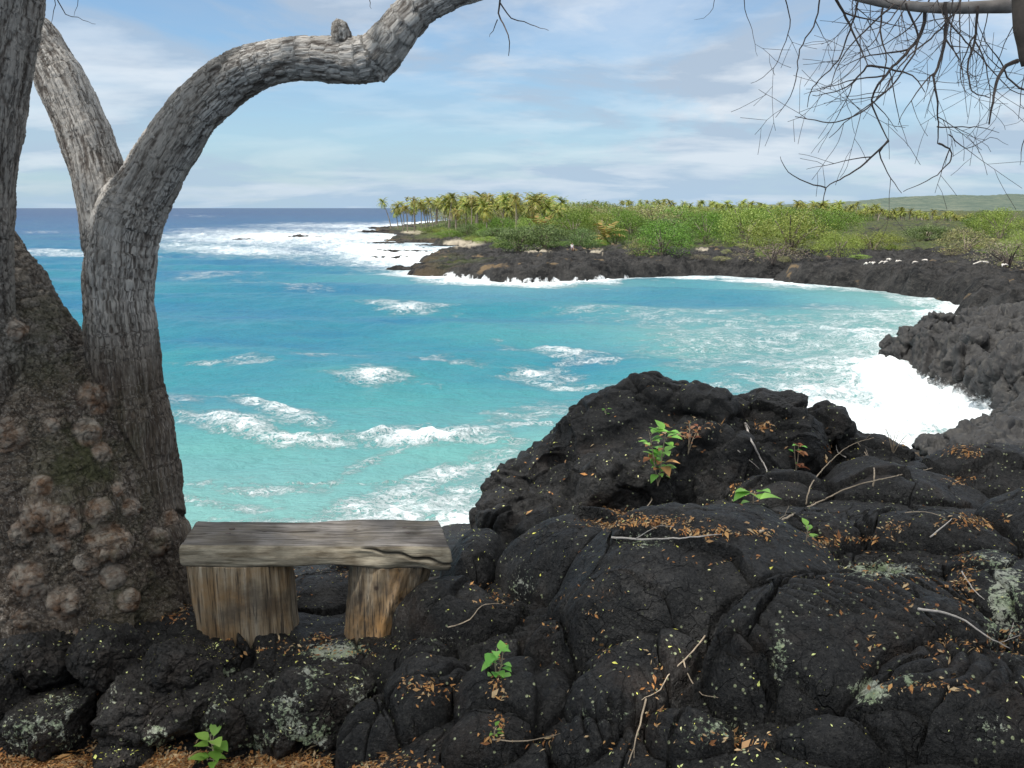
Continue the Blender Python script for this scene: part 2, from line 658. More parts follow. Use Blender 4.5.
def water_material():
    m, t, b = new_mat("water")
    oc = objco(t)
    dist = nd(t, 'ShaderNodeVectorMath', operation='LENGTH')
    t.links.new(oc, dist.inputs[0])
    ld = math_n(t, 'LOGARITHM', math_n(t, 'ADD', dist.outputs['Value'], 1.0), 10.0)
    deep = math_n(t, 'DIVIDE', ld, 4.0)        # 1 .. at 10 km
    shallow = at_n(t, 'shallow')
    c = ramp(t, deep, [(0.33, (0.072, 0.245, 0.235)), (0.42, (0.036, 0.205, 0.222)), (0.50, (0.016, 0.165, 0.208)), (0.58, (0.009, 0.135, 0.20)), (0.66, (0.004, 0.070, 0.150)), (0.80, (0.002, 0.032, 0.10)), (1.0, (0.002, 0.026, 0.085))])
    c = mixc(t, math_n(t, 'MULTIPLY', at_n(t, 'deep'), 0.6, clamp=True), c, (0.008, 0.115, 0.205))
    pn = noise_n(t, mapping(t, oc, (0.03, 0.06, 0.05)), 1.0, 5, 0.6)
    c = mixc(t, math_n(t, 'MULTIPLY', ramp(t, pn, [(0.42, 0), (0.60, 1)]), 0.7), c, mixc(t, 1.0, c, (0.45, 0.70, 1.0), 'MULTIPLY'))
    pm = noise_n(t, mapping(t, oc, (0.16, 0.55, 0.2)), 1.0, 6, 0.65)
    c = mixc(t, math_n(t, 'MULTIPLY', ramp(t, pm, [(0.40, 0), (0.62, 1)]), 0.45), c, mixc(t, 1.0, c, (0.65, 0.80, 0.90), 'MULTIPLY'))
    c = mixc(t, math_n(t, 'MULTIPLY', shallow, 0.85, clamp=True), c, (0.155, 0.315, 0.295))
    foam = at_n(t, 'foam')
    f1 = noise_n(t, mapping(t, oc, (0.55, 0.8, 1)), 1.0, 8, 0.72, 0.9)
    f2 = noise_n(t, mapping(t, oc, (3.2, 4.0, 1)), 1.0, 6, 0.7, 0.5)
    f3 = noise_n(t, mapping(t, oc, (1.1, 1.5, 1)), 1.0, 5, 0.65, 1.2)
    web = math_n(t, 'MAXIMUM', ramp(t, math_n(t, 'ABSOLUTE', math_n(t, 'SUBTRACT', f2, 0.5)), [(0.0, 0.85), (0.09, 0.0)]), ramp(t, math_n(t, 'ABSOLUTE', math_n(t, 'SUBTRACT', f3, 0.5)), [(0.0, 1.0), (0.07, 0.0)]))
    k = math_n(t, 'ADD', foam, math_n(t, 'MULTIPLY', math_n(t, 'SUBTRACT', f1, 0.5), 1.5))
    midf = ramp(t, foam, [(0.05, 0.0), (0.35, 1.0), (0.85, 0.8), (1.1, 0.15)])
    k = math_n(t, 'ADD', k, math_n(t, 'MULTIPLY', math_n(t, 'MULTIPLY', math_n(t, 'SUBTRACT', web, 0.55), midf), 0.75))
    k = ramp(t, k, [(0.38, 0), (0.60, 0.38), (1.02, 1.0)])
    seti(t, b, 'Base Color', mixc(t, k, c, mixc(t, ramp(t, f3, [(0.35, 0.0), (0.6, 1.0)]), (0.58, 0.66, 0.69), (0.80, 0.84, 0.86))))
    rough = math_n(t, 'MULTIPLY_ADD', k, 0.5, 0.28, clamp=True)
    t.links.new(rough, b.inputs['Roughness'])
    b.inputs['IOR'].default_value = 1.33
    b.inputs['Specular IOR Level'].default_value = 0.20
    w1 = noise_n(t, mapping(t, oc, (0.5, 1.0, 1)), 1.0, 6, 0.65)
    w2 = noise_n(t, mapping(t, oc, (2.2, 4.5, 1)), 1.0, 4, 0.6)
    h = math_n(t, 'ADD', w1, math_n(t, 'MULTIPLY', w2, 0.3))
    h = math_n(t, 'ADD', h, math_n(t, 'MULTIPLY', k, 0.25))
    bump(t, b, h, 0.75, 0.5)
    return m


M['water'] = water_material()


def bark_material():
    m, t, b = new_mat("bark")
    bc = at_n(t, 'bark_co', True)
    fs = at_n(t, 'fissure')
    low = at_n(t, 'low')
    n1 = noise_n(t, bc, 0.35, 5, 0.6)
    n2 = noise_n(t, bc, 2.4, 6, 0.7)
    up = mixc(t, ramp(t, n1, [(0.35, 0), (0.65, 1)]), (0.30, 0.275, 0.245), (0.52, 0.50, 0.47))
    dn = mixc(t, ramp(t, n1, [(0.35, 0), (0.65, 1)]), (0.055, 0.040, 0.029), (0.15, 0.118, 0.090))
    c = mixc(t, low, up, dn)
    c = mixc(t, ramp(t, n2, [(0.45, 0), (0.75, 0.55)]), c, (0.30, 0.27, 0.235))
    c = mixc(t, ramp(t, fs, [(0.12, 0.85), (0.62, 0.0)]), c, (0.06, 0.045, 0.036))
    rf = math_n(t, 'ABSOLUTE', math_n(t, 'SUBTRACT', noise_n(t, bc, 3.0, 4, 0.6), 0.5))
    rf = math_n(t, 'MULTIPLY', ramp(t, rf, [(0.0, 1.0), (0.045, 0.0)]), ramp(t, noise_n(t, bc, 0.9, 3), [(0.40, 0.25), (0.60, 1.0)]))
    c = mixc(t, math_n(t, 'MULTIPLY', rf, 0.65), c, (0.05, 0.037, 0.03))
    c = mixc(t, ramp(t, noise_n(t, bc, 9.0, 4, 0.7), [(0.52, 0), (0.72, 0.5)]), c, (0.50, 0.46, 0.41))
    oc = objco(t)
    mo = noise_n(t, oc, 3.0, 6, 0.7)
    c = mixc(t, math_n(t, 'MULTIPLY', at_n(t, 'moss'), ramp(t, mo, [(0.44, 0), (0.60, 0.8)])), c, (0.045, 0.050, 0.018))
    bu = at_n(t, 'burl')
    bc2 = mixc(t, ramp(t, noise_n(t, oc, 9, 6, 0.7), [(0.4, 0), (0.6, 1)]), (0.17, 0.095, 0.055), (0.34, 0.30, 0.25))
    c = mixc(t, math_n(t, 'MULTIPLY', bu, 0.75), c, bc2)
    seti(t, b, 'Base Color', c)
    b.inputs['Roughness'].default_value = 0.85
    b.inputs['Specular IOR Level'].default_value = 0.25
    bump(t, b, math_n(t, 'SUBTRACT', math_n(t, 'ADD', n2, math_n(t, 'MULTIPLY', noise_n(t, oc, 70, 5, 0.7), 0.35)), math_n(t, 'MULTIPLY', rf, 0.8)), 0.9, 0.014)
    return m


M['bark'] = bark_material()


def wood_material(name, axis, dark, mid, light, warm):
    m, t, b = new_mat(name)
    oc = objco(t)
    s = [26, 26, 26]
    s[axis] = 1.6
    g = noise_n(t, mapping(t, oc, tuple(s)), 1.0, 6, 0.65, 0.6)
    s2 = [90, 90, 90]
    s2[axis] = 3.5
    g2 = noise_n(t, mapping(t, oc, tuple(s2)), 1.0, 4, 0.6)
    bl = noise_n(t, oc, 4.0, 5, 0.6)
    c = ramp(t, g, [(0.30, dark), (0.48, mid), (0.66, light)])
    c = mixc(t, ramp(t, bl, [(0.45, 0), (0.66, 0.8)]), c, warm)
    c = mixc(t, ramp(t, g2, [(0.36, 0.85), (0.48, 0.0)]), c, (0.03, 0.024, 0.02))
    st_ = noise_n(t, mapping(t, oc, (2.5, 2.5, 3.5), (3, 1, 0)), 1.0, 5, 0.65)
    c = mixc(t, ramp(t, st_, [(0.50, 0), (0.66, 0.65)]), c, (0.045, 0.038, 0.032))
    wv2 = nd(t, 'ShaderNodeTexVoronoi')
    wv2.inputs['Scale'].default_value = 6.5
    t.links.new(oc, wv2.inputs['Vector'])
    c = mixc(t, ramp(t, wv2.outputs['Distance'], [(0.05, 0.9), (0.12, 0.0)]), c, (0.03, 0.02, 0.015))
    if axis == 0:
        ec = mixc(t, ramp(t, noise_n(t, mapping(t, oc, (6, 20, 30)), 1.0, 6, 0.65), [(0.35, 0), (0.62, 1)]), (0.12, 0.095, 0.06), (0.36, 0.32, 0.24))
        c = mixc(t, math_n(t, 'MULTIPLY', at_n(t, 'edge'), 0.85), c, ec)
        c = mixc(t, math_n(t, 'MULTIPLY', at_n(t, 'split'), 0.92), c, (0.008, 0.006, 0.005))
    seti(t, b, 'Base Color', c)
    b.inputs['Roughness'].default_value = 0.75
    b.inputs['Specular IOR Level'].default_value = 0.3
    bump(t, b, math_n(t, 'ADD', g, math_n(t, 'MULTIPLY', g2, 0.7)), 0.8, 0.008)
    return m


M['seat'] = wood_material("weathered_plank", 0, (0.04, 0.036, 0.033), (0.13, 0.12, 0.112), (0.22, 0.205, 0.19), (0.10, 0.085, 0.06))
M['stump'] = wood_material("stump_wood", 2, (0.09, 0.062, 0.036), (0.24, 0.185, 0.12), (0.36, 0.31, 0.235), (0.27, 0.15, 0.055))


def leaf_material(name, cols, trans=0.25, rough=0.5, spec=0.3):
    m = bpy.data.materials.new(name)
    m.use_nodes = True
    t = m.node_tree
    t.nodes.clear()
    out = nd(t, 'ShaderNodeOutputMaterial')
    b = nd(t, 'ShaderNodeBsdfPrincipled')
    oi = nd(t, 'ShaderNodeNewGeometry')
    c = ramp(t, oi.outputs['Random Per Island'], [((i + 0.5) / len(cols), x) for i, x in enumerate(cols)])
    ob = nd(t, 'ShaderNodeObjectInfo')
    hs = nd(t, 'ShaderNodeHueSaturation')
    t.links.new(math_n(t, 'MULTIPLY_ADD', ob.outputs['Random'], 0.04, 0.48), hs.inputs['Hue'])
    t.links.new(math_n(t, 'MULTIPLY_ADD', ob.outputs['Random'], 0.5, 0.8), hs.inputs['Value'])
    t.links.new(c, hs.inputs['Color'])
    c = hs.outputs[0]
    t.links.new(c, b.inputs['Base Color'])
    b.inputs['Roughness'].default_value = rough
    b.inputs['Specular IOR Level'].default_value = spec
    tr = nd(t, 'ShaderNodeBsdfTranslucent')
    t.links.new(c, tr.inputs['Color'])
    mx = nd(t, 'ShaderNodeMixShader')
    mx.inputs[0].default_value = trans
    t.links.new(b.outputs[0], mx.inputs[1])
    t.links.new(tr.outputs[0], mx.inputs[2])
    t.links.new(mx.outputs[0], out.inputs[0])
    return m


def plain(name, col, rough=0.7, var=0.3, scale=8.0):
    m, t, b = new_mat(name)
    oc = objco(t)
    n = noise_n(t, oc, scale, 5, 0.6)
    c = mixc(t, ramp(t, n, [(0.3, 0), (0.7, 1)]), tuple(x * (1 - var) for x in col), tuple(min(1, x * (1 + var)) for x in col))
    seti(t, b, 'Base Color', c)
    b.inputs['Roughness'].default_value = rough
    bump(t, b, n, 0.3, 0.01)
    return m


M['leaf_canopy'] = leaf_material("canopy_leaf", [(0.09, 0.14, 0.04), (0.13, 0.19, 0.05)], 0.3)
M['sprout'] = leaf_material("sprout_leaf", [(0.15, 0.38, 0.06), (0.23, 0.48, 0.09), (0.30, 0.55, 0.12)], 0.3, 0.45)
M['litter'] = leaf_material("dead_leaf", [(0.20, 0.08, 0.035), (0.38, 0.16, 0.055), (0.50, 0.27, 0.11), (0.26, 0.14, 0.07), (0.48, 0.35, 0.21)], 0.1, 0.7)
M['yellow'] = leaf_material("yellow_leaflet", [(0.72, 0.64, 0.14), (0.58, 0.62, 0.22), (0.78, 0.72, 0.38)], 0.1, 0.6)
M['bush_lime'] = leaf_material("bush_lime", [(0.15, 0.215, 0.035), (0.21, 0.28, 0.05), (0.26, 0.32, 0.08)], 0.25)
M['bush_green'] = leaf_material("bush_green", [(0.08, 0.15, 0.02), (0.115, 0.19, 0.025), (0.155, 0.235, 0.04)], 0.25)
M['bush_dark'] = leaf_material("bush_dark", [(0.06, 0.095, 0.03), (0.11, 0.16, 0.05), (0.15, 0.20, 0.07)], 0.2)
M['bush_olive'] = leaf_material("bush_olive", [(0.17, 0.18, 0.07), (0.26, 0.25, 0.11), (0.30, 0.31, 0.12)], 0.2)
M['bush_dry'] = leaf_material("bush_dry", [(0.12, 0.095, 0.07), (0.18, 0.15, 0.11), (0.14, 0.15, 0.06)], 0.1)
M['palm_leaf'] = leaf_material("palm_leaf", [(0.13, 0.17, 0.03), (0.24, 0.27, 0.05), (0.34, 0.29, 0.07), (0.17, 0.23, 0.05)], 0.2, 0.4)
M['palm_gold'] = leaf_material("palm_gold", [(0.30, 0.20, 0.045), (0.20, 0.22, 0.04), (0.30, 0.25, 0.06), (0.16, 0.20, 0.04)], 0.2, 0.4)
M['trunk'] = plain("palm_trunk", (0.22, 0.185, 0.145), 0.85)
M['twig'] = plain("twig_bark", (0.075, 0.058, 0.050), 0.8, 0.4, 20)
M['bare_limb'] = plain("bare_limb_bark", (0.20, 0.178, 0.16), 0.8, 0.4, 14)
M['dark_limb'] = plain("dark_limb_bark", (0.09, 0.07, 0.055), 0.85, 0.5, 14)
M['stick'] = plain("dry_stick", (0.36, 0.29, 0.21), 0.8, 0.35, 30)
M['stick_pale'] = plain("pale_stick", (0.46, 0.42, 0.38), 0.8, 0.3, 30)
M['driftwood'] = plain("driftwood", (0.62, 0.58, 0.53), 0.8)
M['metal'] = plain("rusty_bolt", (0.05, 0.035, 0.028), 0.6)
M['rubble'] = plain("coral_rubble", (0.42, 0.37, 0.29), 0.85, 0.4, 20)
M['skin'] = plain("skin", (0.42, 0.26, 0.18), 0.6, 0.05)
M['shirt'] = plain("white_shirt", (0.75, 0.76, 0.78), 0.8, 0.05)
M['shorts'] = plain("blue_shorts", (0.07, 0.12, 0.28), 0.8, 0.1)
M['hair'] = plain("dark_hair", (0.04, 0.03, 0.02), 0.7, 0.1)

# ================================================================== coast outline (on the waterline), traced as points at sea level
SHORE_PX = [(372, 228.5), (372, 233), (395, 235), (388, 239), (378, 241), (402, 243.5), (425, 243), (445, 246), (466, 246.5),
            (452, 251), (428, 256), (417, 261), (408, 266), (402, 273), (412, 277), (440, 277), (470, 281), (500, 283), (530, 284), (560, 283),
            (600, 281), (640, 278), (680, 277), (720, 276), (760, 279), (800, 285), (850, 288), (880, 293), (905, 298),
            (940, 304), (957, 309), (945, 319), (972, 330), (965, 345), (970, 365), (985, 400), (1010, 422), (1000, 436), (940, 446),
            (860, 462), (760, 490), (620, 530), (540, 548), (480, 553), (380, 551), (240, 549), (120, 552), (-60, 548), (-400, 560)]
SHORE = [G(a, b) for a, b in SHORE_PX]
POLY = np.array([(p.x, p.y) for p in SHORE] + [(-40, 6), (-40, -30), (300, -30), (6000, 200), (6000, 6500), (2400, 6500)]
                + [(G(a, b).x, G(a, b).y) for a, b in [(800, 211.2), (700, 212), (600, 213.4), (520, 216), (450, 221), (395, 226.5)]])


def poly_sd(x, y, poly=POLY):
    """signed distance, positive inside the land"""
    n = len(poly)
    d = np.full(x.shape, 1e12)
    ins = np.zeros(x.shape, bool)
    for i in range(n):
        ax, ay = poly[i]
        bx, by = poly[(i + 1) % n]
        ex, ey = bx - ax, by - ay
        wx, wy = x - ax, y - ay
        t = np.clip((wx * ex + wy * ey) / (ex * ex + ey * ey), 0, 1)
        d = np.minimum(d, (wx - ex * t) ** 2 + (wy - ey * t) ** 2)
        c = ((ay <= y) & (by > y)) | ((by <= y) & (ay > y))
        xi = ax + (y - ay) * ex / (ey if abs(ey) > 1e-9 else 1e-9)
        ins ^= c & (x < xi)
    d = np.sqrt(d)
    return np.where(ins, d, -d)


def terrain_h(x, y, detail=True):
    r = np.hypot(x, y)
    px = 512 + FPX * x / np.maximum(y, 1) / 1.0
    wob = 1.6 * perlin(xyz(x / 7, y / 7), 1) + 0.8 * perlin(xyz(x / 2.6, y / 2.6), 2)
    sd = poly_sd(x, y)
    sdw = sd + wob * np.clip(r / 110, 0.3, 1.6)
    cap = np.interp(px, [372, 400, 430, 480, 560, 700, 900], [0.5, 0.7, 1.0, 1.5, 2.2, 2.3, 2.5])
    near = sstep(75, 40, y)
    cap = cap * (1 - near) + 1.5 * near
    h = -1.6 + (cap + 1.6) * sstep(-0.8, 3.0, sdw)
    h += np.clip(sd - 4, 0, 60) * 0.006 * (1 - near)
    h += np.clip(sd - 70, 0, 260) * 0.011
    # the near shore below the bench: a slope of rubble climbing to the terrace the bench stands on
    nearl = sstep(30, 24, y) * sstep(9, 4, x)
    hn = np.clip(0.15 + (23.5 - y) * 0.33, -1.5, 5.4)
    h = np.where(y < 30, h * (1 - nearl) + hn * nearl, h)
    nr = sstep(24, 14, y) * sstep(3, 7, x)
    h = h + nr * 0.8
    if detail:
        amp = sstep(-1.5, 3, sdw) * np.interp(r, [15, 60, 300, 1000], [0.35, 1.0, 1.35, 1.0])
        amp = amp * np.interp(px, [380, 460, 560], [0.45, 0.75, 1.0])
        p = xyz(x, y)
        w1, w2, wid = worley(p / 5.5, 3)
        h = h + amp * (0.55 * (wid - 0.5) * sstep(0.0, 0.15, w2 - w1) + 0.35 * (ridged(p / 9.0, 4, 2) - 1.2) * 0.7 + 0.45 * fbm(p / 1.6, 4, 9))
        v1, v2, vid = worley(p / 2.1, 23)
        h = h + amp * 0.55 * (vid - 0.5) * sstep(70, 20, sd) * sstep(-1, 1, sdw)
    return h


def veg_line(px):
    """inland distance at which the green starts"""
    return np.interp(px, [380, 450, 500, 560, 690, 740, 840, 1024], [8, 8, 22, 36, 40, 34, 36, 50])


# ------------------------------------------------------------------ coast terrain
def build_coast():
    az = np.radians(np.concatenate([np.linspace(-70, -12, 90, endpoint=False), np.linspace(-12, 32, 900), np.linspace(32.5, 62, 60)]))
    dep = np.concatenate([np.linspace(45, 14, 120, endpoint=False), np.linspace(14, 0.55, 620, endpoint=False)])
    r = np.concatenate([CAMZ / np.tan(np.radians(dep)), np.geomspace(1040, 6000, 60)])
    A, RR = np.meshgrid(az, r)
    x = (RR * np.sin(A)).ravel()
    y = (RR * np.cos(A)).ravel()
    h = terrain_h(x, y)
    sd = poly_sd(x, y)
    # drop the open-sea part of the sheet
    keep = (sd > -9)
    nr, nc = len(r), len(az)
    f = grid_faces(nr, nc)
    f = f[keep[f].any(1)]
    used = np.unique(f)
    remap = -np.ones(len(x), int)
    remap[used] = np.arange(len(used))
    f = remap[f]
    x, y, h, sd = x[used], y[used], h[used], sd[used]
    me = mesh_np("lava_shore", xyz(x, y, h), f)
    px = 512 + FPX * x / np.maximum(y, 1)
    _, py = proj(xyz(x, y, h))
    vl = veg_line(px)
    green = sstep(vl - 6, vl + 10, sd + 6 * perlin(xyz(x / 12, y / 12), 8))
    green = np.where(px > 860, green * 0.75, green) * (y > 60)
    attr(me, 'green', green)
    sand = np.zeros(len(x))
    for cx, cy, rx, ry in [(463, 243, 20, 3.2), (415, 232, 12, 1.5), (538, 250.5, 14, 1.2), (594, 251.5, 8, 1.0), (700, 249, 6, 1.2), (1003, 243, 12, 2.0)]:
        sand = np.maximum(sand, sstep(1.25, 0.8, np.hypot((px - cx) / rx, (py - cy) / ry)))
    sand = np.maximum(sand, sstep(30, 26, y) * (x < 1) * 0.6)
    attr(me, 'sand', sand)
    wash = np.zeros(len(x))
    wash = np.maximum(wash, 0.75 * sstep(0.9, -0.2, h) * sstep(640, 430, px) * (y > 60))
    for cx, rx in [(452, 9), (468, 14), (487, 9), (508, 6), (518, 8), (527, 5), (536, 7), (546, 9), (557, 6), (571, 4), (584, 4), (599, 8), (622, 5)]:
        wash = np.maximum(wash, (0.50 + 0.35 * sstep(1.6, 0.2, h)) * sstep(1.0 + 0.9 * (1 + math.sin(cx * 5.3)) * .5, 0.55, h) * sstep(1.3, 0.3, np.abs(px + 7.0 * perlin(xyz(x / 2.5, y / 2.5, h / 0.9), 88) - cx) / rx) * sstep(10, 4 + 2 * np.sin(cx), sd) * (py > 262) * (y > 90))
    wash = np.maximum(wash, 0.6 * sstep(0.5, 0.0, h))
    attr(me, 'wash', wash)
    attr(me, 'weed', 0.4 * sstep(490, 410, px) * sstep(12, 4, sd) * sstep(-.2, .3, perlin(xyz(x / 9, y / 9), 77)))
    o = link("lava_shore", me, M['coast'])
    tag(o, kind='structure')
    return o


COAST = build_coast()


def ground_hit(px, py):
    u, dy, dz = ray(px, py)
    Y = np.geomspace(60, 2600, 900)
    x = u / dy * Y
    zr = CAMZ + dz / dy * Y
    h = terrain_h(x, Y, False)
    k = np.nonzero(zr < h)[0]
    i = k[0] if len(k) else len(Y) - 1
    return float(x[i]), float(Y[i]), float(h[i])


# ------------------------------------------------------------------ hills
def hill_material():
    m, t, b = new_mat("hill_scrub")
    oc = objco(t)
    n = noise_n(t, mapping(t, oc, (0.045, 0.010, 0.03)), 1.0, 8, 0.75)
    c = ramp(t, n, [(0.38, (0.035, 0.06, 0.042)), (0.5, (0.062, 0.09, 0.062)), (0.62, (0.11, 0.125, 0.085))])
    seti(t, b, 'Base Color', c)
    b.inputs['Roughness'].default_value = 0.9
    return m


def build_hills():
    pxs = np.linspace(700, 1500, 500)
    Ys = np.linspace(1300, 4600, 60)
    PX, YY = np.meshgrid(pxs, Ys)
    x = (PX - 512) / FPX * YY * 1.0
    top = np.interp(PX, [700, 780, 840, 880, 920, 980, 1024, 1200, 1500], [1.5, 2.5, 5.5, 9.5, 11.5, 12.5, 13.5, 18, 26])   # px above the horizon at the crest
    crest = 3300.0
    hmax = CAMZ + top / FPX * crest
    s = np.clip((YY - 1300) / (crest - 1300), 0, 1)
    h = 4 + (hmax - 4) * s ** 1.25
    h = h - np.clip(YY - crest, 0, None) * 0.01
    hh = h.ravel() + 5.0 * fbm(xyz(x.ravel() / 60, YY.ravel() / 240), 4, 5) + 0.0
    me = mesh_np("hills", xyz(x.ravel(), YY.ravel(), hh), grid_faces(60, 500))
    tag(link("hills", me, hill_material()), kind='structure')


build_hills()

# ------------------------------------------------------------------ sea
FOAM = [(60, 253, 95, 4.0, 0.02, .62), (150, 246, 50, 4, 0, .62), (300, 238, 150, 9, 0.0, .95), (225, 232, 70, 5, 0, .6), (400, 256, 90, 15, 0.10, 1.1), (250, 251, 110, 7, 0.05, .80), (370, 226, 120, 3.5, 0, .75),
        (440, 268, 50, 9, 0.15, .9), (330, 262, 80, 5, 0.05, .45), (40, 232, 60, 2, 0, .35), (200, 216, 30, 1.5, 0, .35), (210, 275, 60, 4, 0, .42), (275, 283, 50, 3, .05, .40),
        (940, 400, 95, 42, 0.25, 1.5), (985, 420, 50, 25, 0, 1.4), (840, 400, 90, 26, 0.1, .80), (780, 365, 110, 14, 0.05, .50), (880, 335, 80, 12, 0.1, .72), (860, 312, 90, 8, 0.08, .55), (740, 345, 110, 12, 0, .42), (450, 505, 110, 26, -.1, .58), (380, 530, 120, 14, 0, .62), (850, 425, 85, 34, 0.1, 1.2), (900, 350, 75, 26, 0.2, .85), (820, 375, 70, 18, 0.05, .60), (900, 318, 70, 11, 0.1, .62), (790, 335, 110, 20, 0.05, .40),
        (700, 318, 120, 14, 0.0, .34), (870, 460, 90, 30, 0, 1.3), (955, 330, 30, 12, 0, 1.0), (720, 372, 80, 9, 0, .35), (760, 395, 60, 10, 0, .5),
        (405, 307, 34, 3.5, .03, .62), (600, 310, 60, 4, 0, .42), (385, 382, 36, 5.5, .05, .66), (330, 363, 60, 3, .05, .47), (230, 359, 60, 3.2, 0, .52), (450, 364, 45, 3, 0.02, .42),
        (280, 411, 34, 9, .30, .66), (225, 424, 42, 5.5, .08, .74), (290, 434, 48, 5.5, .08, .72), (425, 438, 60, 6.5, .03, .92), (370, 433, 30, 2.5, .03, .7), (500, 446, 45, 2.5, .05, .52), (180, 400, 30, 10, 0, .45),
        (552, 352, 42, 5, .10, .70), (530, 369, 28, 5, .05, .74), (590, 362, 40, 3, 0, .55), (560, 378, 50, 3, 0.05, .55), (545, 408, 48, 11, -.12, .52), (540, 428, 50, 4, 0, .58),
        (470, 474, 70, 13, -.20, .60), (400, 500, 90, 14, -.16, .60), (470, 510, 75, 22, -.05, .56), (330, 526, 170, 10, -.02, .66), (465, 540, 60, 13, 0, .70), (350, 460, 60, 6, -.3, .42),
        (250, 480, 60, 8, 0, .36), (230, 392, 40, 4, 0, .4), (200, 500, 60, 5, 0, .40)]


def build_sea():
    az = np.radians(np.concatenate([np.linspace(-75, -33, 60, endpoint=False), np.linspace(-33, 33, 1000), np.linspace(33.5, 75, 50)]))
    dep = np.linspace(32, 0.5, 860)
    r = np.concatenate([CAMZ / np.tan(np.radians(dep)), np.geomspace(1250, 60000, 60)])
    A, RR = np.meshgrid(az, r)
    x = (RR * np.sin(A)).ravel()
    y = (RR * np.cos(A)).ravel()
    co = xyz(x, y, 0)
    px, py = proj(co)
    sd = poly_sd(x, y)
    out = -sd
    n1 = perlin(xyz(x / 14, y / 20), 4)
    n2 = perlin(xyz(x / 5, y / 8), 5)
    foam = 0.03 * n1
    s = np.clip(RR.ravel() / 60, 0.5, 6)
    n3 = perlin(xyz(x / 2.2, y / 2.6), 25)
    wpx = px + 26 * n1 + 14 * n2 + 6 * n3
    wpy = py + (5.0 * n1 + 3.5 * n2 + 2.0 * n3) * np.clip((py - 208) / 90, 0.15, 1.6)
    for cx, cy, rx, ry, an, st in FOAM:
        dx, dy = wpx - cx, wpy - cy
        ca, sa = math.cos(an), math.sin(an)
        q = ((dx * ca + dy * sa) / rx) ** 2 + ((-dx * sa + dy * ca) / ry) ** 2
        foam = np.maximum(foam, st * np.exp(-q * 0.75))
    band = np.interp(y, [20, 60, 120, 300, 900], [3.0, 4.0, 6.5, 16, 40])
    foam = np.maximum(foam, 1.1 * np.exp(-(np.clip(out, 0, None) / (band * (0.75 + 0.9 * np.clip(n1 + n2, -.6, 1)))) ** 2) * (0.78 + 0.3 * n1))
    # long thin crests
    cr = np.abs(perlin(xyz(x / 26, y / 5.5), 12))
    foam = np.maximum(foam, 0.52 * sstep(0.06, 0.0, cr) * sstep(0.0, 0.25, perlin(xyz(x / 30, y / 40), 13)) * (y < 420))
    foam = foam + 0.10 * sstep(0.15, 0.6, perlin(xyz(x / 35, y / 30), 15)) * (y < 160)
    foam = foam * (1 + 0.40 * fbm(xyz(x / 2.6, y / 2.0), 4, 17) * np.clip(1.3 - foam, 0, 1))
    far = np.clip(1 - RR.ravel() / 900, 0.0, 1)
    z = 0.42 * np.sin((y * 0.36 + 0.07 * x + 2.2 * n1)) * far * sstep(16, 60, y)
    z += 0.16 * fbm(xyz(x / 3.4, y / 2.2), 4, 6) * far
    z += 0.55 * np.clip(foam - 0.45, 0, 0.7) * (1 + 1.4 * fbm(xyz(x / 1.6, y / 1.3), 4, 7)) * far
    z += 1.2 * np.clip(foam - 0.55, 0, 0.5) * sstep(140, 250, y) * sstep(800, 400, y) * (0.4 + n2 + n1)
    z = np.where(out < 0.5, z * 0.5, z)
    z = z * np.where(y > 100, sstep(-6, 14, out) * .8 + .2, 1)
    shallow = np.exp(-(np.clip(out, 0, None) / 14) ** 2) * sstep(150, 90, y)
    for cx, cy, rx, ry, st in [(330, 500, 200, 45, .75), (720, 335, 150, 28, .6), (500, 480, 160, 60, .55), (860, 350, 120, 60, .8), (330, 470, 90, 30, .35)]:
        shallow = np.maximum(shallow, st * np.exp(-((px - cx) / rx) ** 2 - ((py - cy) / ry) ** 2))
    shallow = np.clip(shallow + 0.10 * n1, 0, 1)
    me = mesh_np("sea", xyz(x, y, z), grid_faces(len(r), len(az)))
    attr(me, 'foam', foam)
    attr(me, 'shallow', shallow)
    dp = px_mask(px + 40 * n1, py + 5 * n2, [(250, 325, 180, 34, 1), (260, 378, 120, 16, 1), (200, 400, 90, 18, .8), (470, 300, 120, 10, .6), (560, 366, 60, 7, .9), (300, 290, 200, 8, .8), (60, 300, 80, 30, .9), (560, 395, 50, 6, .6), (640, 292, 120, 5, .5)])
    attr(me, 'deep', dp * (0.75 + 0.6 * perlin(xyz(x / 18, y / 5), 19)))
    o = link("sea", me, M['water'])
    tag(o, kind='structure')
    n = np.zeros(3)
    return o


SEA = build_sea()


